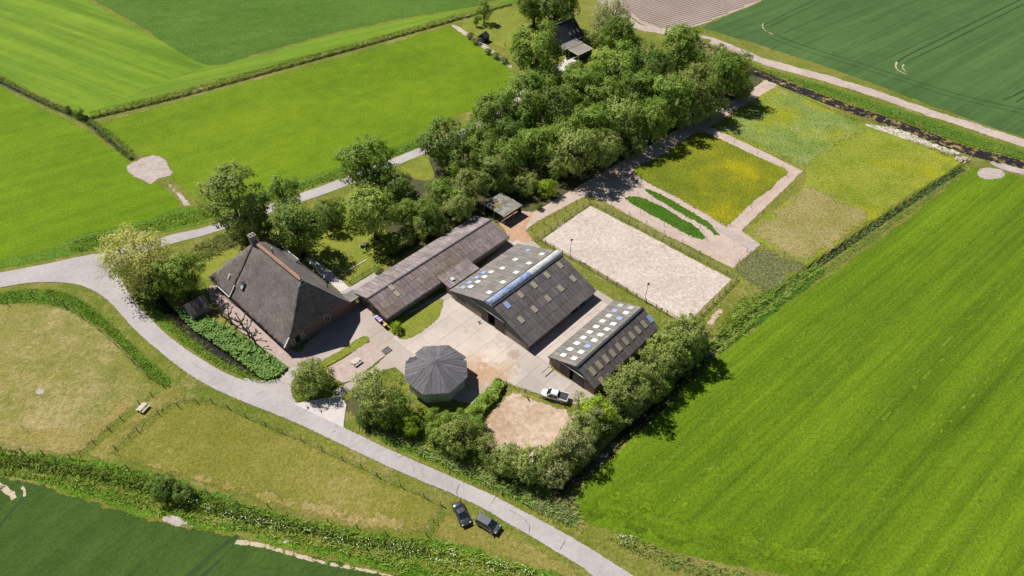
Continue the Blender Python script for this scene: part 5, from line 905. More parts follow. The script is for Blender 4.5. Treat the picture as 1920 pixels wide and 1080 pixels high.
# tall grass, reeds, cow parsley: uncountable
def blades(name, pts, dens, h, mat, label, wd=.16, lean=.35, world=False, dist=None, cat='grass', clump=.5, z0=0.0):
    P = np.array(pts if world else [g2(*p) for p in pts]); P = resample(P, True, 2.0) if len(P) > 2 else P
    lo, hi = P.min(0), P.max(0); area = .5*abs(np.sum(P[:, 0]*np.roll(P[:, 1], -1)-np.roll(P[:, 0], -1)*P[:, 1])); dens, wd, h = dens*3.2, wd*.5, (h[0]*.75, h[1]*.75); n = int(np.prod(hi-lo)*dens); g = RNG
    Q = g.uniform(lo, hi, (n, 2)); Q = Q[inside(Q, P)]
    keep = np.array([mnoise.noise(Vector((x*clump, y*clump, 5)))*.6+.62 for x, y in Q]) > g.uniform(0, 1, len(Q)); Q = Q[keep]; n = len(Q)
    if n < 3: return
    zb = np.where(in_ditch(Q, -.2), -.4, -.02)+z0; hh = g.uniform(*h, n)*(.7+.6*np.array([mnoise.noise(Vector((x*.4, y*.4, 1)))*.5+.5 for x, y in Q])); a = g.uniform(0, 2*np.pi, n); s = np.stack([np.cos(a), np.sin(a)], 1)*(wd*g.uniform(.6, 1.4, n)[:, None]); ln = (g.normal(size=(n, 2))*lean*1.7+np.array([.25, -.1]))*hh[:, None]
    V = np.zeros((n, 4, 3)); V[:, 0, :2] = Q-s*.5; V[:, 1, :2] = Q+s*.5; V[:, 2, :2] = Q+s*.35+ln; V[:, 3, :2] = Q-s*.25+ln*1.1
    V[:, 0, 2] = zb; V[:, 1, 2] = zb; V[:, 2, 2] = zb+hh*.72; V[:, 3, 2] = zb+hh*.8
    me = bpy.data.meshes.new(name); me.vertices.add(4*n); me.vertices.foreach_set('co', V.ravel()); me.loops.add(4*n); me.loops.foreach_set('vertex_index', np.arange(4*n)); me.polygons.add(n); me.polygons.foreach_set('loop_start', np.arange(0, 4*n, 4)); me.polygons.foreach_set('loop_total', np.full(n, 4)); me.update(calc_edges=True)
    lb = np.array([mnoise.noise(Vector((x*.25, y*.25, 8)))*.7+.5 for x, y in Q]).clip(0, 1)
    for nm, d in (('rnd', g.uniform(0, 1, n)), ('lobe', lb)): me.attributes.new(nm, 'FLOAT', 'POINT').data.foreach_set('value', np.repeat(d, 4))
    me.materials.append(LF[mat]); o = bpy.data.objects.new(name, me); COL.objects.link(o); tag(o, label, cat, None, 'stuff'); return o
def umbels(name, poly, dens, h, size, label, mat='white', cat='flowers', clump=.5):
    P = resample(np.array([g2(*p) for p in poly]), True, 2.0); lo, hi = P.min(0), P.max(0); g = RNG; Q = g.uniform(lo, hi, (int(np.prod(hi-lo)*dens), 2)); Q = Q[inside(Q, P)]
    Q = Q[np.array([mnoise.noise(Vector((x*clump, y*clump, 15))) for x, y in Q]) > g.uniform(-.25, .55, len(Q))]; n = len(Q); N = g.normal(size=(n, 3))*.3+np.array([0, 0, 1])
    me = quads(np.column_stack([Q, g.uniform(*h, n)]), N, size, .8, g, g.uniform(0, 1, n), g.uniform(0, 1, n), name, LF[mat]); o = bpy.data.objects.new(name, me); COL.objects.link(o); tag(o, label, cat, None, 'stuff')
def strip(a, b): return list(a)+list(b)[::-1]
blades('tall_grass', strip([(-40, 838), (70, 850), (150, 862), (210, 872), (300, 895), (430, 938), (560, 972), (690, 1002), (800, 1012), (850, 1022), (940, 1048), (1040, 1085)], [(-40, 882), (100, 905), (220, 942), (330, 970), (440, 992), (560, 1022), (680, 1050), (800, 1085), (1000, 1110)]), 9, (.4, 1.0), 'tall', 'tall grass filling the ditch bank beside the dark wheat', wd=.26)
blades('rough_growth', strip([(-40, 845), (150, 872), (300, 905), (430, 945), (560, 980), (690, 1008), (800, 1022)], [(-40, 865), (150, 890), (300, 928), (430, 965), (560, 1000), (690, 1030), (800, 1045)]), 9, (.6, 1.3), 'rough_tall', 'dark rough growth along the bottom of the ditch', wd=.3)
umbels('cow_parsley', strip([(330, 935), (430, 955), (560, 990), (690, 1012), (800, 1025), (940, 1052), (1040, 1085)], [(330, 950), (430, 975), (560, 1010), (690, 1035), (800, 1050), (940, 1080)]), 5, (.5, 1.1), .2, 'white cow parsley flowering along the ditch')
blades('tall_grass', strip([(660, 785), (700, 800), (760, 828), (850, 862), (950, 905), (1040, 945), (1075, 960)], [(690, 808), (760, 842), (850, 882), (950, 930), (1040, 975), (1085, 985)]), 12, (.6, 1.4), 'reed', 'reeds and tall grass between the road and the shrubs', wd=.24)
blades('tall_grass', strip([(-30, 560), (20, 545), (70, 542), (130, 552), (180, 585), (240, 640), (305, 702)], [(-30, 575), (60, 565), (128, 578), (185, 612), (240, 665), (285, 712), (318, 725), (322, 715)]), 11, (.35, .8), 'tall', 'lush tall grass bank along the curved paddock fence', wd=.24)
blades('tall_grass', strip([(272, 570), (300, 600), (340, 640), (400, 680), (455, 705), (480, 712)], [(290, 562), (320, 595), (370, 635), (430, 675), (490, 705), (500, 712)]), 11, (.3, .7), 'tall', 'grass bank between the road and the moat', wd=.22)
blades('weeds', strip([(1338, 640), (1420, 572), (1510, 505), (1660, 402), (1800, 308)], [(1345, 662), (1440, 588), (1562, 505), (1700, 405), (1815, 318)]), 7, (.3, .8), 'rough_tall', 'weeds along both banks of the straight field ditch', wd=.22)
blades('weeds', [(1330, 650), (1345, 615), (1390, 560), (1440, 545), (1505, 508), (1540, 495), (1545, 505), (1450, 575), (1345, 658)], 11, (.5, 1.2), 'tall', 'lush weeds on the bank below the reed bed', wd=.26)
blades('reeds', [(1376, 503), (1426, 464), (1500, 492), (1512, 503), (1498, 540), (1440, 552), (1394, 522)], 2.6, (.35, .8), 'reed', 'grey green reeds standing beside the arena corner', wd=.22, cat='reeds')
blades('weeds', strip([(1340, 98), (1440, 132), (1600, 180), (1780, 242), (1930, 290)], [(1335, 104), (1440, 140), (1600, 192), (1780, 257), (1930, 302)]), 4, (.3, .7), 'rough_tall', 'rough herbs on the far canal bank', wd=.35)
blades('weeds', strip([(1440, 158), (1560, 202), (1700, 250), (1800, 290)], [(1460, 162), (1560, 210), (1700, 262), (1790, 300)]), 5, (.3, .7), 'straw', 'pale grass along the near canal bank', wd=.3)
blades('meadow_grass', [(1440, 168), (1475, 165), (1560, 202), (1600, 240), (1575, 290), (1512, 318), (1420, 276), (1340, 238)], .5, (.2, .4), 'straw', 'pale seed heads in the tall flowering meadow corner', wd=.3, lean=.9)
blades('tall_grass', strip([(165, 212), (330, 172), (520, 120), (690, 74), (860, 26)], [(170, 220), (330, 180), (520, 128), (690, 82), (860, 34)]), 4, (.4, .9), 'tall', 'tall grass along the thin upper ditch', wd=.4)
blades('tall_grass', strip([(-60, 112), (0, 142), (90, 188), (160, 216), (215, 252), (255, 290)], [(-60, 120), (0, 150), (90, 197), (155, 228), (205, 268), (240, 296)]), 6, (.3, .8), 'rough_tall', 'rough grass along the ditch at the bare soil patch', wd=.32)
blades('tall_grass', strip([(140, 452), (250, 425), (340, 398), (400, 388), (520, 358), (640, 318), (790, 262)], [(145, 472), (250, 446), (330, 425), (400, 408), (520, 372), (640, 330), (790, 272)]), 7, (.4, 1.0), 'tall', 'tall roadside grass between the lane and the meadow', wd=.3)
blades('tall_grass', [(355, 470), (400, 445), (470, 430), (480, 440), (440, 462), (380, 490)], 9, (.6, 1.3), 'reed', 'reeds in the garden ditch below the lane', wd=.28)
blades('roadside_herbs', [(1140, 1010), (1170, 1000), (1240, 1030), (1350, 1062), (1440, 1090), (1300, 1080), (1180, 1035)], 8, (.4, 1.0), 'rough_tall', 'herbs on the verge below the lush field', wd=.25)
umbels('cow_parsley', [(1150, 1005), (1180, 1000), (1205, 1018), (1190, 1032), (1160, 1025)], 9, (.4, .9), .17, 'small white flowering patch on the field verge')
blades('roadside_herbs', [(1000, 920), (1060, 930), (1085, 950), (1080, 985), (1040, 975), (1000, 950)], 10, (.5, 1.1), 'grey', 'grey green herbs at the corner of the shrub belt', wd=.25)
blades('weeds', [(1085, 930), (1130, 870), (1200, 800), (1280, 733), (1340, 668), (1330, 660), (1250, 748), (1160, 830), (1095, 892), (1060, 920)], 8, (.3, .8), 'tall', 'grass along the shaded ditch by the lush field', wd=.24)
for q, l in (([(130, 850), (165, 822), (205, 790), (235, 770), (240, 775), (175, 832), (150, 860)], 'tufts along the fence of the dry road bend paddock'), ([(205, 850), (262, 800), (300, 768), (345, 746), (400, 750), (396, 757), (345, 756), (270, 808), (218, 858)], 'tufts along the gate side of the olive paddock'), ([(400, 750), (500, 792), (620, 845), (730, 898), (828, 940), (824, 948), (730, 907), (620, 854), (500, 801)], 'tufts under the roadside paddock fence'), ([(826, 942), (840, 955), (815, 1000), (795, 1003), (815, 970)], 'tufts along the short fence beside the parked cars')): blades('fence_tufts', q, 7, (.15, .45), 'rough_tall', l, wd=.18)
umbels('bramble_flowers', [(880, 780), (905, 745), (930, 722), (945, 728), (925, 752), (895, 785)], 7, (.9, 1.4), .12, 'white bramble blossom on the hedge by the dirt pen')
blades('undergrowth', [(690, 770), (760, 800), (830, 790), (880, 790), (900, 815), (960, 880), (1040, 930), (960, 915), (860, 865), (740, 815)], 10, (.5, 1.2), 'green', 'weedy undergrowth below the shrubs at the road', wd=.3)
# large leaved butterbur bank by the moat
def bigleaves(name, poly, n, label, zz=.45, size=.55, mat='butter'):
    P = np.array([g2(*p) for p in poly]); P = resample(P, True, 1.5); g = RNG; lo, hi = P.min(0), P.max(0); Q = g.uniform(lo, hi, (n*3, 2)); Q = Q[inside(Q, P)][:n]; z = np.array([zz+.35*mnoise.noise(Vector((x*.6, y*.6, 2)))*1.5 for x, y in Q])+g.uniform(-.3, .3, len(Q))
    N = g.normal(size=(len(Q), 3))*.35+np.array([0, 0, 1]); me = quads(np.column_stack([Q, z.clip(.1)]), N, size, .85, g, g.uniform(0, 1, len(Q)), g.uniform(0, 1, len(Q)), name, LF[mat]); o = bpy.data.objects.new(name, me); COL.objects.link(o); tag(o, label, 'ground cover', None, 'stuff')
LF['butter'] = leafmat('butterbur_leaf', (.085, .20, .03), (.17, .32, .055), (.24, .37, .09), .25)
bigleaves('bramble_hedge', [(862, 788), (882, 768), (900, 744), (914, 736), (930, 714), (950, 722), (938, 738), (934, 752), (912, 770), (900, 792), (880, 806)], 3000, 'leafy bramble hedge between the walker and the dirt pen', .8, .34, 'green')
bigleaves('ground_cover', [(330, 578), (352, 578), (392, 596), (440, 622), (488, 652), (528, 682), (540, 692), (522, 708), (498, 714), (470, 694), (436, 668), (395, 640), (355, 612)], 5200, 'large round butterbur leaves on the bank above the moat')
blades('ground_cover', [(452, 702), (480, 712), (510, 712), (535, 698), (520, 715), (480, 720)], 14, (.3, .6), 'tall', 'low green growth at the end of the moat', wd=.25, cat='ground cover')
# pollarded limes along the farmhouse
def pollard(px_, py_, seed, label):
    g = random.Random(seed); p = gp(px_, py_); e = empty('pollard_tree', (p[0], p[1], 0), g.uniform(0, 6), label, 'tree', 'pollarded trees along the farmhouse eaves'); mb = MB(); mb.tube([(0, 0, 0), (.05, .03, 1.2), (.0, .08, 2.5)], [.24, .19, .2], 7); mb.build('trunk', M['bark2'], e, smooth=True)
    for k in range(5):
        a = k*1.257+g.uniform(-.4, .4); l = g.uniform(.9, 1.7); z = g.uniform(.7, 1.6); q = (math.cos(a)*l, math.sin(a)*l, 2.5+z); m = (q[0]*.6, q[1]*.6, 2.5+z*.35)
        b = MB(); b.tube([(0, .06, 2.35), m, q], [.13, .1, .09], 6); b.tube([(q[0], q[1], q[2]-.12), (q[0], q[1], q[2]+.02), (q[0], q[1], q[2]+.2)], [.1, .2, .07], 6)
        for i in range(3): t_ = (q[0]+g.uniform(-.35, .35), q[1]+g.uniform(-.35, .35), q[2]+g.uniform(.3, .6)); b.tube([q, t_], [.06, .025], 4)
        b.build('limb', M['bark2'], e, smooth=True)
for i, (x, y) in enumerate(((416, 592), (434, 606), (457, 618), (468, 632), (480, 646))): pollard(x, y, i, 'bare knobbly pollarded tree between farmhouse eaves and butterbur bank')
# ================================================================ fences
def post_mesh(name, r, h, mat, sq=True):
    b = MB()
    if sq: b.box(-r, r, -r, r, -.1, h)
    else: b.tube([(0, 0, -.1), (0, 0, h)], [r, r*.9], 6)
    o = b.build(name, mat); me = o.data; bpy.data.objects.remove(o); return me
P_WOOD = post_mesh('post', .08, 1.35, M['fencewood']); P_DARK = post_mesh('post', .075, 1.3, M['darkpost'], False); P_THIN = post_mesh('post', .05, 1.2, M['darkpost'], False)
RAILU = MB().box(0, 1, -.03, .03, -.06, .06).build('rail', M['fencewood']); RAIL = RAILU.data; bpy.data.objects.remove(RAILU)
RAILU = MB().box(0, 1, -.025, .025, -.05, .05).build('rail', M['darkpost']); RAILD = RAILU.data; bpy.data.objects.remove(RAILU)
def rail(me, parent, a, b, z):
    a, b = Vector((*a, z)), Vector((*b, z)); d = b-a; inst('rail', me, parent, Matrix.Translation(a)@Matrix.Rotation(math.atan2(d.y, d.x), 4, 'Z')@Matrix.Diagonal((d.length, 1, 1, 1)))
def board_fence(name, pts, step, label, rails, pm, rm, closed=False, group=None):
    c = np.mean(pts, 0); e = empty(name, (float(c[0]), float(c[1]), 0), 0, label, 'fence', group); P = []
    for i in range(len(pts)-(0 if closed else 1)):
        a, b = np.array(pts[i]), np.array(pts[(i+1) % len(pts)]); n = max(1, round(np.linalg.norm(b-a)/step)); P += [a+(b-a)*k/n-c for k in range(n)]
    P.append((np.array(pts[0]) if closed else np.array(pts[-1]))-c)
    for i, p in enumerate(P[:-1] if closed else P): inst('post', pm, e, Matrix.Translation((p[0], p[1], 0))@Matrix.Rotation(random.uniform(-.04, .04), 4, 'X')@Matrix.Rotation(PSI+random.uniform(-.1, .1), 4, 'Z')@Matrix.Diagonal((1, 1, random.uniform(.94, 1.06), 1)))
    for a, b in zip(P[:-1], P[1:]):
        for z in rails: rail(rm, e, a, b, z)
    return e
board_fence('arena_fence', [W(22.5, 28.4), W(22.5, 49.2), W(-20.4, 49.1), W(-20.4, 28.4)], 2.6, 'wooden post and rail fence around the sand arena', (.62, 1.15), P_WOOD, RAIL, True)
def wire_fence(pts, label, step=None, pm=P_DARK, nw=2, group=None):
    P = [np.array(g2(*p)) for p in pts]; c = P[0]; e = empty('wire_fence', (float(c[0]), float(c[1]), 0), 0, label, 'fence', group)
    if step:
        L_ = resample(P, False, .5, False); Q = [L_[0]]
        for q in L_:
            if np.linalg.norm(q-Q[-1]) >= step: Q.append(q)
        P = Q
    for p in P: inst('post', pm, e, Matrix.Translation((p[0]-c[0], p[1]-c[1], 0))@Matrix.Rotation(random.uniform(-.06, .06), 4, 'X')@Matrix.Rotation(random.uniform(-.06, .06), 4, 'Y')@Matrix.Diagonal((1, 1, random.uniform(.9, 1.1), 1)))
    for k in range(nw):
        b = MB(); b.tube([(p[0]-c[0], p[1]-c[1], .55+.5*k) for p in P], [.012]*len(P), 4); b.build('wire', M['wire'], e)
wire_fence([(16, 573), (60, 557), (95, 563), (125, 578), (156, 598), (190, 622), (218, 648), (250, 680), (278, 707), (308, 726)], 'wire fence curving along the lush bank of the road bend paddock')
wire_fence([(285, 742), (262, 758), (228, 787), (206, 806), (176, 831), (133, 860), (82, 851), (42, 848), (0, 838), (-40, 832)], 'wire fence between the worn strip and the road bend paddock')
wire_fence([(217, 842), (259, 809), (298, 777)], 'short row of posts along the worn strip'); wire_fence([(335, 763), (370, 755), (398, 755), (428, 765), (462, 783), (498, 797), (530, 812), (565, 825), (604, 845), (642, 862), (678, 877), (708, 893), (752, 913), (795, 932), (827, 948), (813, 978), (800, 1004)], 'wire fence along the road side of the olive paddock')
wire_fence([(240, 878), (310, 900), (390, 925), (446, 945), (503, 950), (615, 978), (670, 990), (724, 1002)], 'wire fence between olive paddock and ditch growth')
wire_fence([(1330, 243), (1376, 268), (1420, 290), (1466, 313), (1474, 330), (1442, 358), (1408, 390), (1368, 424), (1350, 420), (1300, 390), (1250, 362), (1200, 333)], 'thin wire fence around the buttercup paddock', pm=P_THIN)
wire_fence([(1340, 238), (1382, 258), (1420, 278), (1465, 300), (1508, 322), (1470, 360), (1430, 398), (1392, 436), (1425, 460), (1470, 478), (1505, 497)], 'thin wire fence along the outer edge of the sand path', pm=P_THIN)
wire_fence([(1170, 370), (1196, 367), (1222, 376), (1255, 392), (1285, 408), (1312, 428), (1325, 450), (1290, 444), (1245, 425), (1200, 402)], 'thin wire fence around the wide grass island', pm=P_THIN)
wire_fence([(1146, 385), (1180, 402), (1212, 420), (1245, 438), (1278, 456), (1312, 476), (1331, 485), (1385, 492), (1400, 472)], 'thin wire fence along the sand beside the arena', pm=P_THIN)
wire_fence([(1100, 372), (1060, 395), (1020, 420), (985, 440), (1006, 455)], 'short dark fence on the verge at the arena corner', pm=P_DARK, step=4)
wire_fence([(950, 720), (985, 735), (1012, 745), (1034, 754), (1060, 765)], 'low wire fence between pickup and dirt pen', pm=P_THIN)
wire_fence([(1830, 283), (1822, 292), (1812, 305), (1806, 312)], 'short pale fence across the ditch end', pm=P_WOOD)
board_fence('garden_fence', [g2(632, 515), g2(658, 533), g2(704, 505)], 3.2, 'dark rail fence round the lawn corner behind the farmhouse', (.45, .95), P_DARK, RAILD)
# ================================================================ small things
def thing_at(name, px_, py_, rz, label, cat, group=None): p = gp(px_, py_); return empty(name, (p[0], p[1], 0.03), rz, label, cat, group)
for x, y, lb in ((1068.5, 482.4, 'tall lamp post on the arena fence by the large barn'), (1208.7, 565.4, 'tall lamp post on the arena fence by the small barn')):
    e = thing_at('lamp_post', x, y, PSI, lb, 'lamp post'); b = MB(); b.tube([(0, 0, 0), (0, 0, 5.2)], [.07, .05], 8); b.build('pole', M['blackmetal'], e); b = MB(); b.box(-.12, .45, -.2, .2, 5.12, 5.32); b.build('lamp_head', M['blackmetal'], e); b = MB(); b.box(-.05, .4, -.15, .15, 5.08, 5.115); b.build('lens', M['glass'], e)
def picnic(px_, py_, rz, label):
    e = thing_at('picnic_table', px_, py_, rz, label, 'table')
    for k in range(4): b = MB(); b.box(-.95, .95, -.38+.195*k, -.38+.195*k+.18, .74, .79); b.build('table_plank', M['ptable'], e)
    for sg in (-1, 1):
        for k in range(2): y = sg*(.66+.15*k); b = MB(); b.box(-.95, .95, y-.07, y+.07, .42, .47); b.build('bench_plank', M['ptable'], e)
        b = MB(); x = sg*.68; b.bar((x, -.32, .74), (x, -.72, -.03), .09, .07); b.bar((x, .32, .74), (x, .72, -.03), .09, .07); b.bar((x, -.82, .39), (x, .82, .39), .08, .06); b.bar((x, -.36, .7), (x, .36, .7), .08, .06); b.build('leg_frame', M['ptable'], e)
M['ptable'] = plain('bleached_wood', (.52, .46, .42), .8)
dd = gp(277, 752)-gp(264, 766); picnic(269.5, 767, math.atan2(dd[1], dd[0]), 'bleached picnic table on the worn strip between paddocks')
dd = gp(675, 673)-gp(664, 681); picnic(669, 681, math.atan2(dd[1], dd[0]), 'grey picnic table on the gravel terrace')
for k, (x, y, col, lb) in enumerate(((706.5, 600, (.30, .40, .62), 'dark wheelie bin with pale blue lid at the stable door'), (710.7, 603.5, (.45, .22, .58), 'dark wheelie bin with purple lid at the stable door'), (714.6, 607, (.62, .33, .58), 'dark wheelie bin with pink lid at the stable corner'), (723, 615, (.75, .36, .06), 'wheelie bin with orange lid at the stable corner'))):
    e = thing_at('wheelie_bin', x, y, PSI+R_(180), lb, 'bin'); b = MB(); b.add([(-.27, -.25, .06), (.27, -.25, .06), (.27, .25, .06), (-.27, .25, .06), (-.36, -.3, 1.0), (.36, -.3, 1.0), (.36, .3, 1.0), (-.36, .3, 1.0)], [(3, 2, 1, 0), (4, 5, 6, 7), (0, 1, 5, 4), (1, 2, 6, 5), (2, 3, 7, 6), (3, 0, 4, 7)]); b.build('bin_body', M['blackmetal'], e, bevel=.03)
    b = MB(); b.prism([(-.4, -.33, 1.01), (.4, -.33, 1.01), (.4, .33, 1.06), (-.4, .33, 1.06)], (0, 0, .07)); b.build('lid', plain('bin_lid_%d' % k, col, .5), e, bevel=.02)
    for sg in (-1, 1): b = MB(); b.tube([(-.3, sg*.27, .1), (-.3, sg*.33, .1)], [.1, .1], 10); b.build('wheel', M['blackmetal'], e)
for a, c, lb in (((628.5, 499), (646.5, 511.5), 'short white beam lying on the back lawn'), ((647.5, 511.5), (688, 487.5), 'long white beam lying on the back lawn')):
    p, q = gp(*a), gp(*c); d = q-p; e = empty('lawn_beam', (p[0], p[1], .05), math.atan2(d[1], d[0]), lb, 'beam'); L_ = float(np.linalg.norm(d)); b = MB(); b.box(0, L_, -.12, .12, .04, .16); b.build('beam', M['cream'], e, bevel=.02)
    for x in (.3, L_-.3): b = MB(); b.box(x-.12, x+.12, -.2, .2, 0, .039); b.build('foot', M['greywood'], e)
e = thing_at('grate', 725.3, 658, PSI, 'dark drain grate set in the yard by the gravel terrace', 'grate'); b = MB()
fr = MB(); [fr.box(*q, .09, .13) for q in ((-.9, .9, -.75, -.65), (-.9, .9, .65, .75), (-.9, -.8, -.65, .65), (.8, .9, -.65, .65))]; fr.build('frame', M['ridge'], e)
for k in range(7): b = MB(); x = -.68+.225*k; b.box(x-.07, x+.07, -.64, .64, .09, .12); b.build('bar', M['ridge'], e)
e = thing_at('hand_cart', 1026, 697, PSI, 'low pallet frame on the concrete beside the small barn', 'frame')
for k, q in enumerate(((-1.3, 1.3, -.65, -.57), (-1.3, 1.3, .57, .65), (-1.3, -1.22, -.56, .56), (.2, .28, -.56, .56))): b = MB(); b.box(*q, .1, .2); b.build('bar', M['cream'] if k else M['darkpost'], e)
e = thing_at('garden_bench', 568, 486, PSI, 'dark garden bench on the tiled path behind the farmhouse', 'bench'); b = MB(); b.box(-1.0, 1.0, -.35, .35, .36, .46); b.build('seat', M['blackmetal'], e); b = MB(); b.box(-1.0, 1.0, .3, .4, .46, .95); b.build('backrest', M['blackmetal'], e)
for x in (-.9, .9):
    for y in (-.3, .3): b = MB(); b.box(x-.05, x+.05, y-.05, y+.05, 0, .36); b.build('leg', M['blackmetal'], e)
e = thing_at('garden_chair', 681, 462, .4, 'pale blue garden lounger under the trees of the back lawn', 'chair'); mb = plain('pale_blue_fabric', (.25, .31, .40), .7)
b = MB(); b.box(-.8, .5, -.32, .32, .34, .4); b.build('seat', mb, e); b = MB(); b.bar((.5, 0, .38), (1.0, 0, .85), .62, .06); b.build('backrest', mb, e)
for x in (-.7, .4):
    for y in (-.28, .28): b = MB(); b.box(x-.03, x+.03, y-.03, y+.03, 0, .34); b.build('leg', M['metal'], e)
e = thing_at('garden_mast', 947, 87, 0, 'white mast with dark foot on the far lawn', 'mast'); b = MB(); b.tube([(0, 0, 1.0), (0, 0, 6.5)], [.09, .06], 8); b.build('mast', M['white'], e); b = MB(); b.tube([(0, 0, 0), (0, 0, 1.0)], [.16, .14], 8); b.build('foot', M['blackmetal'], e)
e = thing_at('laundry_rack', 1036, 42, .4, 'white laundry hanging on a rotary dryer behind the far house', 'laundry'); b = MB(); b.tube([(0, 0, 0), (0, 0, 1.9)], [.04, .04], 6); b.build('pole', M['metal'], e)
for k in range(4):
    a = k*math.pi/2; b = MB(); b.bar((0, 0, 1.8), (1.4*math.cos(a), 1.4*math.sin(a), 1.95), .03, .03); b.build('arm', M['metal'], e); a1 = a+math.pi/2
    b = MB(); b.prism([(1.3*math.cos(a), 1.3*math.sin(a), 1.9), (1.3*math.cos(a1), 1.3*math.sin(a1), 1.9), (1.3*math.cos(a1), 1.3*math.sin(a1), .8), (1.35*math.cos(a), 1.35*math.sin(a), .9)], (.02, .02, 0)); b.build('cloth', M['white'], e)
def bird(px_, py_, rz, label):
    e = thing_at('hen', px_, py_, rz, label, 'hen'); e.location.z = .1; m = plain('black_plumage', (.012, .012, .014), .6)
    b = MB(); b.tube([(-.42, 0, .46), (-.26, 0, .36), (-.1, 0, .3), (.1, 0, .3), (.2, 0, .38), (.24, 0, .5), (.29, 0, .56), (.34, 0, .56)], [.03, .1, .16, .15, .09, .055, .055, .02], 8); b.build('body', m, e, smooth=True)
    b = MB(); b.prism([(-.3, -.02, .42), (-.5, -.02, .62), (-.42, -.02, .68), (-.22, -.02, .46)], (0, .04, 0)); b.build('tail', m, e); b = MB(); b.prism([(.25, -.012, .6), (.33, -.012, .6), (.31, -.012, .67), (.27, -.012, .66)], (0, .024, 0)); b.build('comb', plain('red_comb', (.4, .03, .02), .6), e)
    for sg in (-1, 1): b = MB(); b.tube([(0, sg*.06, .18), (.01, sg*.06, 0)], [.016, .014], 5); b.build('leg', plain('hen_leg', (.3, .2, .05), .7), e)
bird(899, 606, .4, 'black hen walking on the concrete before the large barn'); bird(989.5, 749, 2.0, 'black hen at the edge of the dirt pen')
e = thing_at('rubble_heap', 1803, 300, 0, 'pale rubble heap at the corner of meadow and ditch', 'heap')
for k in range(40):
    r = random.uniform(0, 1.9); a = random.uniform(0, 6.28); sz = random.uniform(.15, .4); q = MB(); M4 = Matrix.Translation((r*math.cos(a)*1.3, r*math.sin(a)*.8, max(.05, .75-.38*r)))@Matrix.Rotation(random.uniform(0, 3), 4, (1, .4, .7)); q.box(-sz, sz, -sz*.7, sz*.7, -sz*.5, sz*.5, M4); q.build('stone', M['soilstone'], e) if 'soilstone' in M else M.__setitem__('soilstone', plain('pale_rubble', (.5, .44, .38), .9)) or q.build('stone', M['soilstone'], e)
# ================================================================ vehicles
def carpaint(name, col, rough=.28, flake=0.0): t = NT(name); return t.done(t.bsdf(col, rough, Metallic=flake, Coat_Weight=.6, Coat_Roughness=.08))
M['tyre'] = plain('tyre', (.012, .012, .012), .8); M['rim'] = plain('alloy_rim', (.4, .41, .42), .35, .05, Metallic=.6); M['carglass'] = NT('car_glass'); _g = M['carglass']; M['carglass'] = _g.done(_g.bsdf((.018, .022, .026), .06)); M['headlamp'] = plain('headlamp', (.42, .44, .47), .2, .03); M['taillamp'] = plain('tail_lamp', (.35, .015, .012), .3, .03); M['plate'] = plain('yellow_plate', (.7, .5, .02), .5, .02); M['cockpit'] = plain('dashboard', (.02, .02, .02), .9)
def loft(st, n=12, pw=3.2):
    """body skin from stations (x, z_low, z_high, half width, tumble)"""
    vs = []; fs = []
    for x, z0, z1, hw, tb in st:
        for k in range(n):
            a = 2*math.pi*k/n+math.pi/n; ca, sa = math.cos(a), math.sin(a); y = math.copysign(abs(ca)**(2/pw), ca); z = math.copysign(abs(sa)**(2/pw), sa); zz = (z0+z1)/2+(z1-z0)/2*z
            vs.append((x, y*hw*(1-tb*max(0, z)), zz))
    m = len(st)
    for i in range(m-1):
        for k in range(n): fs.append((i*n+k, i*n+(k+1) % n, (i+1)*n+(k+1) % n, (i+1)*n+k))
    fs += [tuple(range(n))[::-1], tuple(range((m-1)*n, m*n))]; return vs, fs
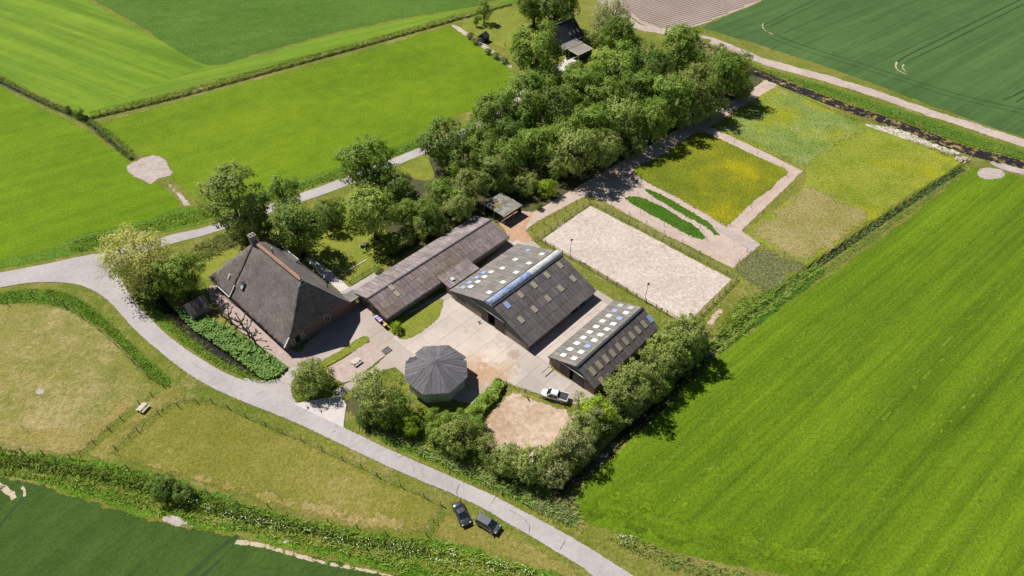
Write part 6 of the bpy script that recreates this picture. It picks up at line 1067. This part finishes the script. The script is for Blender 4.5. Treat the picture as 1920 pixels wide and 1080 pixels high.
def vehicle(name, rear, front, length, label, cat, paint, kind, z=.7):
    p, q = gp(*rear, z), gp(*front, z); d = q-p; c = (p+q)/2; e = empty(name, (c[0], c[1], .03), math.atan2(d[1], d[0]), label, cat); e.scale = (1.0, 1.1, 1.04); h = length/2
    if kind == 'coupe': body = [(-h, .42, .72, .55, .0), (-h+.1, .3, .86, .74, .05), (-h+.5, .22, .93, .88, .08), (-h+1.3, .2, .92, .91, .08), (-.1, .2, .9, .9, .08), (.9, .2, .88, .9, .08), (1.5, .22, .82, .89, .1), (h-.35, .25, .72, .82, .12), (h-.08, .32, .62, .66, .1), (h, .38, .56, .5, .0)]; gh = dict(b0=-h+.75, b1=1.05, t0=-h+1.55, t1=.15, zb=.86, zt=1.33, wb=.76, wt=.56); wr = .33; wx = (-h+.85, h-.9)
    elif kind == 'hatch': body = [(-h, .4, .95, .62, .0), (-h+.08, .3, 1.05, .78, .04), (-h+.5, .22, 1.08, .88, .06), (-.3, .2, 1.05, .9, .06), (.7, .2, 1.02, .9, .07), (1.3, .22, .98, .89, .08), (h-.35, .25, .86, .82, .1), (h-.08, .32, .72, .68, .08), (h, .4, .62, .52, 0)]; gh = dict(b0=-h+.06, b1=1.25, t0=-h+.45, t1=.3, zb=1.0, zt=1.52, wb=.8, wt=.66); wr = .34; wx = (-h+.75, h-.85)
    else: body = [(-h, .5, 1.05, .7, 0), (-h+.06, .42, 1.12, .86, .03), (-1.2, .36, 1.12, .92, .04), (.2, .34, 1.12, .92, .04), (1.3, .36, 1.12, .91, .05), (1.75, .4, 1.08, .9, .06), (h-.3, .45, 1.0, .85, .08), (h-.05, .5, .9, .72, .06), (h, .55, .8, .6, 0)]; gh = dict(b0=-.75, b1=1.55, t0=-.55, t1=.75, zb=1.06, zt=1.76, wb=.84, wt=.7); wr = .39; wx = (-h+1.15, h-.95)
    b = MB(); b.add(*loft(body, 16)); o = b.build('body', paint, e, smooth=True); sm = o.modifiers.new('smooth', 'SUBSURF'); sm.levels = sm.render_levels = 1
    g = gh; L0 = [(g['b0'], -g['wb']), (g['b1'], -g['wb']*.94), (g['b1']+.12, 0), (g['b1'], g['wb']*.94), (g['b0'], g['wb']), (g['b0']-.05, 0)]; L1 = [(g['t0'], -g['wt']), (g['t1'], -g['wt']*.96), (g['t1']+.06, 0), (g['t1'], g['wt']*.96), (g['t0'], g['wt']), (g['t0']-.03, 0)]
    cabin = MB(); cabin.add([(x, y, g['zb']) for x, y in L0]+[(x, y, g['zt']-.05) for x, y in L1], [tuple(range(6))[::-1], tuple(range(6, 12))]+[(i, (i+1) % 6, 6+(i+1) % 6, 6+i) for i in range(6)]); cabin.build('windows', M['carglass'], e)
    rf = MB(); rf.add([(x*1.0, y*1.03, g['zt']-.06) for x, y in L1]+[(x*.97+.01, y*.9, g['zt']) for x, y in L1], [tuple(range(6))[::-1], tuple(range(6, 12))]+[(i, (i+1) % 6, 6+(i+1) % 6, 6+i) for i in range(6)]); rf.build('roof', paint, e, bevel=.02)
    for i in (0, 1, 3, 4):
        a_, c_ = Vector((*L0[i], g['zb'])), Vector((*L1[i], g['zt']-.04)); b = MB(); b.bar(a_, c_, .09, .07); b.build('pillar', paint, e)
    for sg in (-1, 1):
        xm = (g['t0']+g['t1'])/2; b = MB(); b.bar((xm, sg*(g['wb']+.0), g['zb']), (xm, sg*(g['wt']+.01), g['zt']-.05), .08, .04); b.build('door_pillar', paint, e)
        b = MB(); b.bar((g['b0'], sg*(g['wb']+.01), g['zb']+.02), (g['b1'], sg*(g['wb']*.95+.01), g['zb']+.0), .03, .04); b.build('window_trim', M['blackmetal'], e)
        b = MB(); b.box(g['b1']-.28, g['b1']-.1, sg*.98-.1, sg*.98+.1, g['zb']-.03, g['zb']+.12); b.build('mirror', paint, e, bevel=.03)
        b = MB(); b.box(h-.34, h-.14, sg*.62-.15, sg*.62+.15, body[-2][2]-.12, body[-3][2]-.02); b.build('headlight', M['headlamp'], e, bevel=.03)
        b = MB(); b.box(-h+.02, -h+.14, sg*.64-.14, sg*.64+.14, .7, .9); b.build('tail_light', M['taillamp'], e)
        for x in wx:
            w_ = MB(); w_.tube([(x, sg*.68, wr), (x, sg*.9, wr)], [wr, wr], 20); wo = w_.build('wheel', M['tyre'], e); r_ = MB(); r_.tube([(x, sg*.9, wr), (x, sg*.915, wr)], [wr*.66, wr*.6], 16); r_.build('rim', M['rim'], wo)
    b = MB(); b.box(-h-.02, -h+.03, -.26, .26, .5, .62); b.build('number_plate', M['plate'], e)
    ws = MB(); ws.bar((g['b1']-.05, -.55, g['zb']+.08), (g['b1']+.05, .1, g['zb']+.09), .02, .02); ws.build('wiper', M['blackmetal'], e)
    if kind == 'pickup':
        b = MB(); b.box(-h+.12, -.85, -.78, .78, 1.0, 1.16); b.build('load_cover', plain('bed_cover', (.03, .035, .035), .7), e, bevel=.02)
        for sg in (-1, 1): b = MB(); b.box(-h+.06, -.8, sg*.86-.06, sg*.86+.06, 1.05, 1.22); b.build('bed_side', paint, e, bevel=.02); b = MB(); b.box(-.5, .7, sg*.62-.02, sg*.62+.02, 1.775, 1.82); b.build('roof_rail', M['blackmetal'], e)
        b = MB(); b.box(-h+.02, -h+.11, -.85, .85, .6, 1.2); b.build('tailgate', paint, e, bevel=.02)
    if kind == 'hatch':
        b = MB(); b.box(g['t0']-.32, g['t0']+.02, -.55, .55, g['zt']-.07, g['zt']-.03); b.build('roof_spoiler', paint, e, bevel=.01)
    return e
vehicle('parked_car', (855.5, 941.5), (876, 984.5), 4.45, 'dark grey low coupe parked on the dry grass beside the road', 'car', carpaint('anthracite_paint', (.07, .08, .09), .32, .5), 'coupe')
vehicle('parked_car', (896.5, 971), (934.5, 993.5), 4.25, 'dark hatchback with pale reflecting roof parked behind the low coupe', 'car', carpaint('dark_blue_grey_paint', (.17, .175, .19), .35, .5), 'hatch')
vehicle('pickup_truck', (1067, 749), (1014.5, 734.5), 5.3, 'white double cab pickup with dark load bed beside the dirt pen', 'pickup', carpaint('white_paint_gloss', (.78, .78, .77), .25), 'pickup')
